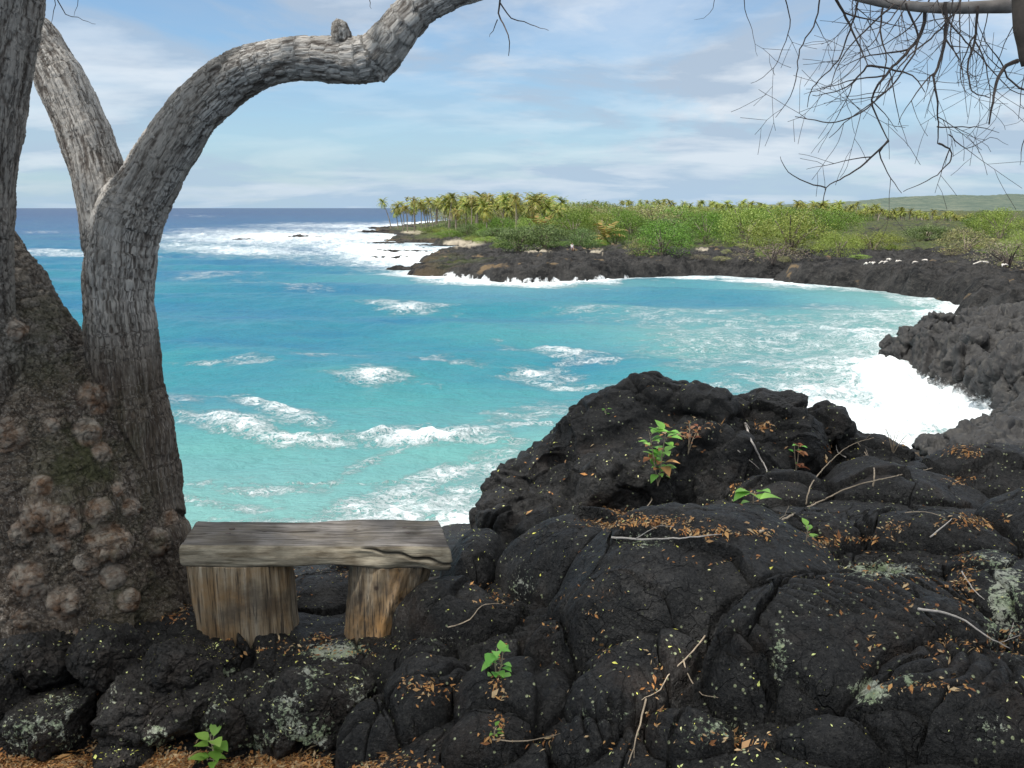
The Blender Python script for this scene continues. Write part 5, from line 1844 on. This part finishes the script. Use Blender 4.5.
STICKS = [
    ("pale bare stick leaning against the outcrop above the terrace", [(745, 424), (752, 443), (762, 462), (771, 480)], .009, 'stick_pale', .05, 1),
    ("thin pale twig lying beside the leaning pale stick", [(738, 451), (750, 461), (759, 469)], .004, 'stick_pale', .02, 0),
    ("long straw coloured branch lying across the ledge under the small sprouts", [(760, 533), (790, 517), (818, 503), (850, 488), (890, 478), (932, 469)], .007, 'stick', .05, 2),
    ("arched dry stem rising from the ledge sprouts to the outcrop shoulder", [(806, 505), (812, 484), (830, 462), (850, 446), (874, 438)], .005, 'stick', .10, 2),
    ("upright curved dry stem standing on the shoulder of the outcrop", [(873, 487), (874, 470), (866, 455), (858, 443)], .006, 'stick', .06, 2),
    ("short hooked pale stick on the outcrop shoulder", [(846, 458), (838, 453), (836, 445)], .005, 'stick_pale', .03, 0),
    ("long pale bent stick resting among leaves near the front of the terrace", [(918, 610), (945, 614), (965, 622), (985, 636), (1010, 650)], .006, 'stick_pale', .03, 1),
    ("thin dry stick in the brown leaf gully", [(962, 572), (972, 588), (984, 600)], .004, 'stick_pale', .02, 0),
    ("pale twigs lying on the brown leaf ledge below the leafy sprout", [(612, 538), (650, 540), (690, 538), (722, 535)], .006, 'stick_pale', .02, 1),
    ("thin vine draped down the whale backed lava swell", [(705, 636), (690, 655), (668, 676), (660, 690), (642, 700)], .004, 'stick', .015, 0),
    ("brown runner creeping down from the leafy front sprout", [(492, 740), (520, 742), (545, 738), (560, 734)], .0035, 'stick', .015, 0),
    ("forked dry stem lying below the vine at the terrace front", [(646, 700), (640, 725), (634, 748), (628, 765)], .0045, 'stick', .02, 1),
    ("short pale stick lying past the yellow leaf on the ledge", [(930, 538), (942, 528), (952, 519)], .005, 'stick_pale', .02, 0),
    ("dry stem hanging below the leafy shrub on the outcrop", [(640, 515), (652, 500), (660, 480), (666, 465)], .004, 'stick', .03, 1),
    ("curved straw stem lying on the slab in the middle of the terrace", [(448, 628), (470, 620), (482, 606), (500, 604)], .004, 'stick', .02, 0),
    ("fine yellow stem curling around the front hollow", [(683, 660), (690, 680), (702, 695), (718, 698)], .0035, 'stick', .02, 0),
    ("thin straw stem lying on the shaded ledge below the driftwood branch", [(905, 513), (925, 512), (945, 518)], .003, 'stick', .02, 0),
]
for k, (lab, pts, r, mt, lift, kids) in enumerate(STICKS):
    q = []
    for i, (a, b) in enumerate(pts):
        L = lift * math.sin(math.pi * (0.15 + 0.7 * i / (len(pts) - 1)))
        p, n = drape(a, b, 0.0)
        if p is None:
            p = P(a, b, q[-1][0].y if q else 6.5)
            n = Vector((0, 0, 1))
        # step towards the eye by the lift so the stem clears the rock
        p = p + (ORG - p).normalized() * L + Vector((0, 0, r * .7))
        q.append((p, r * (1 - .6 * i / (len(pts) - 1))))
    rs = resample(q, .03)
    rnd = random.Random(k)
    rs = [(p + Vector((rnd.uniform(-1, 1), rnd.uniform(-1, 1), rnd.uniform(-1, 1))) * r * .45, rr_) for p, rr_ in rs]
    mb = MB()
    mb.tube([a for a, b in rs], [b for a, b in rs], 7)
    for _ in range(kids):
        i = rnd.randint(2, len(rs) - 2)
        d = Matrix.Rotation(rnd.choice((-1, 1)) * rnd.uniform(.5, .9), 3, 'Y') @ (rs[i + 1][0] - rs[i][0])
        twig_grow(mb, rs[i][0], d, rnd.uniform(.10, .25), rs[i][1] * .6, 1, rnd, 0, .02, kids=1)
    o = mb.build("dry_stick", M[mt])
    tag(o, lab, "stick")


# sprouts
def leaf_shape(mb, base, d, up, L, Wd, rnd):
    """pointed oval leaf with a bent midrib, 2 x 5 quads"""
    d = d.normalized()
    s = d.cross(up).normalized()
    n = s.cross(d).normalized()
    prof = [0.05, .72, 1.0, .82, .45, 0.0]
    droop = rnd.uniform(.15, .5)
    vs = []
    for i, w in enumerate(prof):
        t = i / 5
        c = base + d * (L * t) - n * (droop * L * t * t) + n * 0
        wv = w * Wd * .5
        vs += [c - s * wv + n * wv * .35, c, c + s * wv + n * wv * .35]
    fs = []
    for i in range(5):
        a = i * 3
        fs += [(a, a + 1, a + 4, a + 3), (a + 1, a + 2, a + 5, a + 4)]
    mb.add(vs, fs)


def sprout(label, px, py, h, leaves, L, seed, spread=.5, dried=0, stems=1, lean=(0, 0)):
    rnd = random.Random(seed)
    p, n = drape(px, py)
    if p is None:
        p = P(px, py, 5)
    root = empty("sprout", p)
    tag(root, label, "plant")
    sm, lm, dm = MB(), MB(), MB()
    for s in range(stems):
        a = rnd.uniform(0, 6.28)
        top = Vector((lean[0] + math.cos(a) * spread * h * .4 * (s > 0), lean[1] + math.sin(a) * spread * h * .4 * (s > 0) - .02, h * rnd.uniform(.75, 1)))
        pts = resample([(Vector((0, 0, -.02)), .0035), (top * .5 + Vector((rnd.uniform(-.01, .01), 0, 0)), .003), (top, .0015)], .02)
        sm.tube([a_ for a_, b in pts], [b for a_, b in pts], 6)
        for i in range(leaves // stems):
            t = rnd.uniform(.25, 1)
            q = pts[min(int(t * (len(pts) - 1)), len(pts) - 1)][0]
            a = rnd.uniform(0, 6.28)
            d = Vector((math.cos(a), math.sin(a) - .35, rnd.uniform(0, .9)))
            ln = L * rnd.uniform(.55, 1.15)
            st = q + d.normalized() * ln * .35
            sm.tube([q, st], [.0015, .001], 4)
            leaf_shape(dm if i < dried else lm, st, d, Vector((0, 0, 1)), ln, ln * rnd.uniform(.6, .8), rnd)
    sm.build("stem", M['stick'], root)
    lm.build("leaves", M['sprout'], root)
    if dried:
        dm.build("dry_leaves", M['litter'], root)


sprout("big leafed bright green sprout growing at the foot of the lichen spotted rocks", 214, 770, .21, 16, .095, 1, .5)
sprout("small green sprout growing from the crack in the middle of the terrace", 497, 676, .15, 16, .075, 2, .5, stems=2)
sprout("tall leafy green shrub growing on the face of the big outcrop", 658, 484, .44, 50, .095, 3, .7, 3, 3, (.04, 0))
sprout("single broad leafed green sprout in the notch under the leaning stick", 753, 503, .10, 7, .11, 4, .6)
sprout("yellowish green seedling near the crest of the outcrop shoulder", 796, 470, .22, 16, .075, 5, .6, 5, 2)
sprout("pair of small green leaves beside the long straw coloured branch", 806, 541, .09, 5, .055, 6, .6)
sprout("tiny green tuft at the bottom of the brown leaf crack", 494, 733, .05, 6, .03, 7, .6)
sprout("tiny green shoot high on the left flank of the outcrop", 606, 414, .05, 5, .035, 8, .6)
sprout("sparse dead weed stalks standing against the white surf beyond the outcrop", 893, 452, .22, 6, .03, 9, 1.0, 6, 5)
sprout("dry brown weed beside the tall leafy shrub", 688, 452, .26, 14, .045, 10, .8, 14, 3)

# ================================================================== vegetation of the headland
VEG = np.random.default_rng(55)


def bush_mesh(seed, clumps, leaves, hr, leaf, gap=0.0):
    """unit-width crown (about 1 wide, hr high) of leaf faces in clumps"""
    rng = np.random.default_rng(seed)
    V, F, n = [], [], 0
    for c in range(clumps):
        a = rng.uniform(0, 6.28)
        rr = math.sqrt(rng.uniform(0, 1)) * .40
        top = hr * .88 * math.sqrt(max(0.04, 1 - (rr / .46) ** 2))
        zt = top * (rng.uniform(.78, 1.0) if rng.random() < .55 else rng.uniform(.12, .8))
        cc = np.array([math.cos(a) * rr, math.sin(a) * rr, zt])
        cr = rng.uniform(.09, .17)
        k = leaves
        d = rng.normal(size=(k, 3))
        d /= np.linalg.norm(d, axis=1)[:, None]
        p = cc + d * cr * rng.uniform(.55, 1.05, (k, 1)) * np.array([1.15, 1.15, .75 * min(1, hr * 1.5)])
        nn = d + rng.normal(size=(k, 3)) * .55
        nn /= np.linalg.norm(nn, axis=1)[:, None]
        a1 = np.cross(nn, rng.normal(size=(k, 3)))
        a1 /= np.linalg.norm(a1, axis=1)[:, None]
        b1 = np.cross(nn, a1)
        s = leaf * rng.uniform(.6, 1.4, (k, 1))
        V.append(np.stack([p - a1 * s, p - b1 * s * .6, p + a1 * s, p + b1 * s * .6], 1).reshape(-1, 3))
        F.append(np.arange(k * 4).reshape(-1, 4) + n)
        n += k * 4
    V = np.concatenate(V)
    V[:, 2] = np.maximum(V[:, 2], 0.02)
    return mesh_np("crown", V, np.concatenate(F))


def bush_trunk(seed, hr):
    rnd = random.Random(seed)
    mb = MB()
    for i in range(6):
        a = rnd.uniform(0, 6.28)
        e = Vector((math.cos(a) * rnd.uniform(.12, .32), math.sin(a) * rnd.uniform(.12, .32), hr * rnd.uniform(.55, .85)))
        m = Vector((e.x * .35, e.y * .35, e.z * .5))
        mb.tube([Vector((0, 0, -.05)), m, e], [.018, .012, .004], 5)
    return mb.mesh("trunk")


BUSH = {}
for kind, (mt, cl, lv, hr, lf) in {'lime': ('bush_lime', 80, 80, .62, .0095), 'limeflat': ('bush_lime', 60, 80, .38, .0095), 'green': ('bush_green', 80, 80, .62, .0105), 'dark': ('bush_dark', 70, 80, .52, .012),
                                   'olive': ('bush_olive', 60, 42, .6, .013), 'dry': ('bush_dry', 50, 34, .5, .011)}.items():
    BUSH[kind] = []
    for v in range(3):
        cm = bush_mesh(hash(mt) % 97 * 0 + len(BUSH) * 31 + v * 7, cl, lv, hr, lf)
        cm.materials.append(M[mt])
        tm = bush_trunk(v + 3, hr)
        tm.materials.append(M['trunk'] if kind != 'dry' else M['twig'])
        BUSH[kind].append((cm, tm, hr))

BLAB = {'lime': 'lime green', 'limeflat': 'flat topped lime green', 'green': 'bright green', 'dark': 'dark green', 'olive': 'olive brown', 'dry': 'half dead grey brown'}


def bush(kind, px, py, wpx, label, group=None, hpx=None, name="shrub", cat="shrub", i=0, far=False):
    x, y, z = ground_hit(px, py)
    w = wpx / ppm(y, py)
    cm, tm, hr = BUSH[kind][i % 3]
    root = empty(name, (x, y, z - 0.05 * w * .3))
    root.rotation_euler = (0, 0, VEG.uniform(0, 6.28))
    sz = w if hpx is None else (hpx / ppm(y, py)) / hr
    root.scale = (w * 1.22, w * 1.22, sz * 1.12)
    tag(root, label, cat, group)
    c = bpy.data.objects.new("crown", cm)
    COL.objects.link(c)
    c.parent = root
    t = bpy.data.objects.new("trunk", tm)
    COL.objects.link(t)
    t.parent = root
    return root


SPEC = [('limeflat', 873, 251, 56, 20, "low lime green dome shaped tree standing alone on the lava shelf"), ('dark', 926, 241, 46, 16, "dark olive windswept thicket on a lava mound behind the lime dome tree"),
        ('olive', 965, 254, 52, 26, "sparse airy grey green tree with visible dark stems behind the grassy terraces"), ('lime', 1000, 238, 46, 30, "bushy lime green tree crowning the bank beside the pale stone wall"),
        ('green', 985, 233, 40, 22, "deep green shrub left of the bushy lime tree on the bank"), ('dry', 1008, 268, 66, 26, "brown twiggy half leafed thicket on the shelf edge under the green bank"),
        ('lime', 1022, 256, 40, 26, "lime green shrub at the end of the pale stone wall"), ('lime', 838, 257, 46, 24, "lime green shrub spilling over the black shelf near its grassy edge"),
        ('lime', 790, 252, 84, 40, "wide lime green spreading tree in the middle of the headland scrub"), ('dry', 772, 264, 70, 20, "dry brown thicket under the wide spreading tree"),
        ('lime', 745, 246, 66, 40, "tall lime yellow tree beside the wide spreading tree"), ('green', 706, 243, 44, 32, "deep green rounded tree left of the lime yellow tree"),
        ('green', 662, 256, 58, 36, "bright green dense shrub mound at the shelf edge"), ('olive', 640, 256, 30, 18, "olive grey shrub at the left foot of the bright green mound"),
        ('dark', 580, 248, 32, 20, "round silvery green shrub beside the lone golden young palm"), ('dark', 545, 250, 50, 26, "dark green beach shrub behind the sand patch"),
        ('dark', 518, 252, 46, 24, "grey green beach shrub nearest the sand pocket"), ('green', 560, 236, 44, 24, "mid green tree rising behind the beach shrubs"),
        ('green', 630, 240, 44, 28, "mid green tree behind the lone golden young palm"), ('olive', 655, 233, 54, 26, "greyish tree with bare brown limbs high in the scrub")]
for i, (k, px, py, w, h, lab) in enumerate(SPEC):
    bush(k, px, py, w, lab, None, h, "tree" if 'tree' in lab else "shrub", "tree" if 'tree' in lab else "shrub", i)

for row, (py, p0, p1, n, w0, w1, kinds) in enumerate([
        (216.5, 440, 890, 20, 36, 54, ['lime', 'olive', 'lime']), (220, 440, 860, 18, 38, 56, ['lime', 'olive', 'green', 'lime']), (225, 450, 850, 16, 36, 54, ['lime', 'olive', 'green']),
        (231, 470, 850, 14, 38, 54, ['green', 'lime', 'olive']), (238, 490, 840, 11, 34, 50, ['green', 'lime', 'dark']), (244, 505, 700, 6, 24, 34, ['dark', 'green', 'dark'])]):
    for j in range(n):
        px = p0 + (p1 - p0) * (j + .5) / n + VEG.uniform(-6, 6)
        k = kinds[int(VEG.integers(len(kinds)))]
        w = VEG.uniform(w0, w1) * 1.0
        hh = w * VEG.uniform(.50, .66)
        hh = min(hh, py - (200.5 if px < 680 else 206.0) - VEG.uniform(0, 3))
        depth = ["farthest", "far", "middle", "middle", "nearer", "front"][row]
        bush(k, px, py + VEG.uniform(-.8, .8), w, "%s tree crown packed in the %s rows of headland scrub" % (BLAB[k], depth), "%s trees in the %s rows of headland scrub" % (BLAB[k], depth), hh * VEG.uniform(.78, 1.0), "scrub_tree", "tree", j)
for j in range(22):
    px = VEG.uniform(432, 560)
    py = np.interp(px, [430, 460, 500, 560], [233, 236, 240, 240]) - VEG.uniform(0, 9)
    k = ['green', 'lime', 'dark'][j % 3]
    bush(k, px, py, VEG.uniform(24, 38), "%s undergrowth bush between the palm trunks" % BLAB[k], "%s undergrowth bushes between the palm trunks" % BLAB[k], VEG.uniform(8, 13), "undergrowth_bush", "shrub", j)
# low clumps on the shelf edge and terraces
for j in range(26):
    px = VEG.uniform(700, 1024)
    py = VEG.uniform(247, 268)
    k = ['dry', 'limeflat', 'olive'][j % 3]
    bush(k, px, py, VEG.uniform(10, 22), "low %s clump on the rocky coastal shelf" % BLAB[k], "low %s clumps on the rocky coastal shelf" % BLAB[k], VEG.uniform(3, 7), "low_shrub", "shrub", j)
for j in range(20):
    px = VEG.uniform(430, 640)
    py = np.interp(px, [430, 480, 500, 560, 640], [236, 243, 249, 249, 250]) - VEG.uniform(0, 5)
    bush('green' if j % 3 else 'limeflat', px, py, VEG.uniform(16, 30), "low bright green ground vines at the edge of the lava", "low bright green vines at the lava edge", VEG.uniform(4, 8), "ground_vine", "plant", j)
for j in range(24):
    px = VEG.uniform(870, 1060)
    py = VEG.uniform(216, 244)
    k = ['dry', 'lime', 'olive', 'dark'][j % 4]
    bush(k, px, py, VEG.uniform(8, 24), "small %s bush dotted on the inland lava field" % BLAB[k], "small %s bushes on the inland lava field" % BLAB[k], VEG.uniform(3, 8), "field_shrub", "shrub", j)


def palm_crown(seed, nf, L, mat, droopk=1.0):
    rng = np.random.default_rng(seed)
    mb = MB()
    for i in range(nf):
        a = i * 2.399 + rng.uniform(-.3, .3)
        el = rng.uniform(-.6, 1.45)
        ln = L * rng.uniform(.8, 1.1)
        h = Vector((math.cos(a), math.sin(a), 0))
        s = Vector((-math.sin(a), math.cos(a), 0))
        p = Vector((0, 0, 0))
        N = 9
        pts = [p.copy()]
        e = el
        for k in range(N):
            p = p + (h * math.cos(e) + Vector((0, 0, 1)) * math.sin(e)) * ln / N
            e -= 0.17 * droopk * rng.uniform(.7, 1.3)
            pts.append(p.copy())
        for k in range(N):
            w = ln * .17 * math.sin(math.pi * (k + .8) / (N + 1.2)) ** .6
            a0, a1 = pts[k], pts[k + 1]
            for sg in (-1, 1):
                dr = Vector((0, 0, -1)) * w * rng.uniform(.15, .6)
                fw = (a1 - a0) * .8
                mb.add([a0, a0 + (a1 - a0) * .75, a0 + (a1 - a0) * .7 + s * sg * w + dr + fw, a0 + (a1 - a0) * .25 + s * sg * w * .95 + dr + fw], [(0, 1, 2, 3)] if sg > 0 else [(0, 3, 2, 1)])
    me = mb.mesh("crown")
    me.materials.append(mat)
    return me


def palm_trunk(h, lean, seed):
    mb = MB()
    pts = []
    for i in range(9):
        t = i / 8
        pts.append((Vector((lean * t ** 1.6 * 1.0, 0, h * t)), .26 * (1 - .5 * t) + .12 * max(0, .15 - t)))
    mb.tube([a for a, b in pts], [b for a, b in pts], 7)
    me = mb.mesh("trunk")
    me.materials.append(M['trunk'])
    return me


PALM = []
rng_palm = random.Random(8)
for v in range(6):
    lean = [0.3, 1.0, -.8, 2.0, .5, 3.4][v]
    cm = palm_crown(v + 5, 34, 4.3, M['palm_leaf'], .9)
    PALM.append((cm, palm_trunk(10.0, lean, v), lean))
PYOUNG = palm_crown(40, 18, 4.2, M['palm_gold'], .75)
PYT = palm_trunk(2.0, .1, 9)
PGOLD = palm_crown(41, 22, 3.8, M['palm_gold'], 1.3)


def palm(px, py, hpx, v, label, group, rz=None, gold=False, crown=1.0):
    x, y, z = ground_hit(px, py)
    H = hpx / ppm(y, py)
    cm, tm, lean = PALM[v]
    if gold:
        cm = PGOLD
    root = empty("coconut_palm", (x, y, z - .1))
    root.rotation_euler = (0, 0, VEG.uniform(0, 6.28) if rz is None else rz)
    tag(root, label, "palm tree", group)
    t = bpy.data.objects.new("trunk", tm)
    COL.objects.link(t)
    t.parent = root
    hs = max(H - 2.2, 1.0)
    t.scale = (1, 1, hs / 10)
    c = bpy.data.objects.new("crown", cm)
    COL.objects.link(c)
    c.parent = root
    c.location = (lean, 0, hs)
    cs = crown * rng_palm.uniform(.75, 1.0) * min(1.0, max(.5, H / 10.5))
    c.scale = (cs, cs, cs)


palm(391, 229, 31, 5, "tall slender palm leaning out over the reef at the point, outermost of the grove", None, math.pi)
palm(403, 230.5, 29, 3, "leaning palm just inside the outermost palm of the grove", None, math.pi)
palm(398, 229, 22, 1, "shorter palm between the two leaning palms at the point", None, math.pi * .9)
for j in range(72):
    px = 405 + (560 - 405) * ((j * 0.618) % 1) + VEG.uniform(-3, 3)
    py = np.interp(px, [405, 450, 500, 560], [230, 233, 236, 236]) - VEG.uniform(0, 8) + (2 if j % 5 == 0 else 0)
    top = np.interp(px, [405, 430, 480, 520, 560], [200, 196, 194, 194, 198]) + VEG.uniform(-3.5, 9)
    g = j % 4 == 0
    palm(px, py, py - top, int(VEG.integers(5)), "%s palm in the crowded coconut grove behind the point" % ("golden tinged" if g else "green"), "%s palms of the coconut grove behind the point" % ("golden tinged" if g else "green"), gold=g)
for i, (px, py, h, lab) in enumerate([(487, 238, 34, "broad palm at the front of the grove with drooping yellow fronds"), (456, 236, 30, "golden fronded palm standing before the grove at its sandy edge"), (466, 234, 36, "tallest palm at the front edge of the grove"), (511, 231, 36, "tall full crowned palm at the inland end of the grove")]):
    palm(px, py, h, i % 3, lab, None, gold=i < 2)
for j in range(170):
    px = 560 + (1000 - 560) * ((j * 0.618 + .13) % 1) + VEG.uniform(-3, 3)
    py = np.interp(px, [560, 700, 850, 1000], [214, 218, 220, 222]) + VEG.uniform(-1.8, .8)
    top = np.interp(px, [560, 640, 700, 800, 860, 920, 1000], [203, 202, 202, 202, 204, 209, 212]) + VEG.uniform(-3, 5)
    pos_ = "behind the scrub ridge" if px < 850 else "along the foot of the hill"
    palm(px, py, max(6, py - top), int(VEG.integers(5)), "small distant palm in the long row %s" % pos_, "distant palms %s" % pos_, crown=1.0)


def young_palm(px, py, hpx, lab):
    x, y, z = ground_hit(px, py)
    s = hpx / ppm(y, py) / 4.6
    root = empty("young_palm", (x, y, z))
    tag(root, lab, "palm tree")
    t = bpy.data.objects.new("trunk", PYT)
    COL.objects.link(t)
    t.parent = root
    t.scale = (s, s, s * .7)
    c = bpy.data.objects.new("crown", PYOUNG)
    COL.objects.link(c)
    c.parent = root
    c.location = (0, 0, 1.3 * s)
    c.scale = (s, s, s)


young_palm(604, 245, 26, "lone golden young palm with upright fronds in the bright green vines")
young_palm(540, 238, 26, "low golden palm crown half hidden behind the beach shrubs")

# driftwood on the shelf
DW = [(866, 270), (872, 269), (884, 268), (890, 265), (897, 267), (912, 268), (925, 266), (981, 268), (1004, 271)]
for j, (px, py) in enumerate(DW):
    x, y, z = ground_hit(px, py)
    rnd = random.Random(j)
    mb = MB()
    L = .75 if j != 7 else 2.4
    for _ in range(3 if j != 7 else 2):
        a = rnd.uniform(0, 6.28)
        d = Vector((math.cos(a), math.sin(a) * .5, rnd.uniform(-.1, .35)))
        c0 = Vector((rnd.uniform(-.4, .4), 0, .35))
        mb.tube([c0 - d * L * .5, c0 + Vector((0, 0, .15)), c0 + d * L * .5], [.07, .10, .04], 7)
    o = mb.build("driftwood", M['driftwood'])
    o.location = (x, y, z + .3)
    if j == 7:
        tag(o, "forked white driftwood branch lying alone on the black shelf", "driftwood")
    else:
        tag(o, "bleached driftwood piece in the white scatter on the black shelf", "driftwood", "bleached driftwood scatter on the shelf")


# a person sitting on the shelf edge
def skin_body(name, verts, edges, mat, parent, sub=1):
    me = bpy.data.meshes.new(name)
    me.from_pydata([v[:3] for v in verts], edges, [])
    o = bpy.data.objects.new("tmp_skin", me)
    COL.objects.link(o)
    md = o.modifiers.new("s", 'SKIN')
    for i, v in enumerate(verts):
        me.skin_vertices[0].data[i].radius = (v[3], v[4] if len(v) > 4 else v[3])
    me.skin_vertices[0].data[0].use_root = True
    ms = o.modifiers.new("u", 'SUBSURF')
    ms.levels = sub
    dg = bpy.context.evaluated_depsgraph_get()
    dg.update()
    out = bpy.data.meshes.new_from_object(o.evaluated_get(dg), depsgraph=dg)
    bpy.data.objects.remove(o)
    out.name = name
    return link(name, out, mat, parent)


def build_person():
    x, y, z = ground_hit(572, 251)
    root = empty("person", (x, y, z + .05))
    root.rotation_euler = (0, 0, .15)
    tag(root, "distant person in white shirt and blue shorts sitting where lava shelf meets greenery", "person")
    V = [(0, 0, .50, .15, .12), (0, .02, .72, .13, .11), (0, .02, .95, .16, .11), (0, .01, 1.08, .06), (0, -.01, 1.16, .075), (0, -.01, 1.27, .085), (0, -.01, 1.35, .05),
         (.10, -.02, .48, .09), (.14, -.42, .50, .065), (.14, -.46, .10, .045), (.14, -.60, .05, .035), (-.10, -.02, .48, .09), (-.14, -.42, .50, .065), (-.14, -.46, .10, .045), (-.14, -.60, .05, .035),
         (.19, .02, 1.02, .055), (.25, -.04, .78, .042), (.18, -.26, .60, .032), (.15, -.35, .58, .028), (-.19, .02, 1.02, .055), (-.25, -.04, .78, .042), (-.18, -.26, .60, .032), (-.15, -.35, .58, .028)]
    E = [(0, 1), (1, 2), (2, 3), (3, 4), (4, 5), (5, 6), (0, 7), (7, 8), (8, 9), (9, 10), (0, 11), (11, 12), (12, 13), (13, 14), (2, 15), (15, 16), (16, 17), (17, 18), (2, 19), (19, 20), (20, 21), (21, 22)]
    skin_body("body", V, E, M['skin'], root, 2)
    S = [(0, 0, .50, .17, .14), (0, .02, .72, .155, .13), (0, .02, .97, .175, .13), (.20, .02, 1.02, .075), (.24, -.02, .88, .06), (-.20, .02, 1.02, .075), (-.24, -.02, .88, .06)]
    skin_body("shirt", S, [(0, 1), (1, 2), (2, 3), (3, 4), (2, 5), (5, 6)], M['shirt'], root, 2)
    S = [(0, 0, .48, .165, .14), (.11, -.04, .48, .11), (.14, -.30, .50, .09), (-.11, -.04, .48, .11), (-.14, -.30, .50, .09)]
    skin_body("shorts", S, [(0, 1), (1, 2), (0, 3), (3, 4)], M['shorts'], root, 2)
    S = [(0, .015, 1.27, .09), (0, .01, 1.345, .075)]
    skin_body("hair", S, [(0, 1)], M['hair'], root, 2)
    # the stone it sits on
    o = link("seat_stone", rock_mesh("seat_stone", (.55, .4, .32), 91, sub=4), M['crag'])
    o.location = (x, y + .1, z + .15)
    tag(o, "grey lava stone under the distant sitting person", "stone")


build_person()
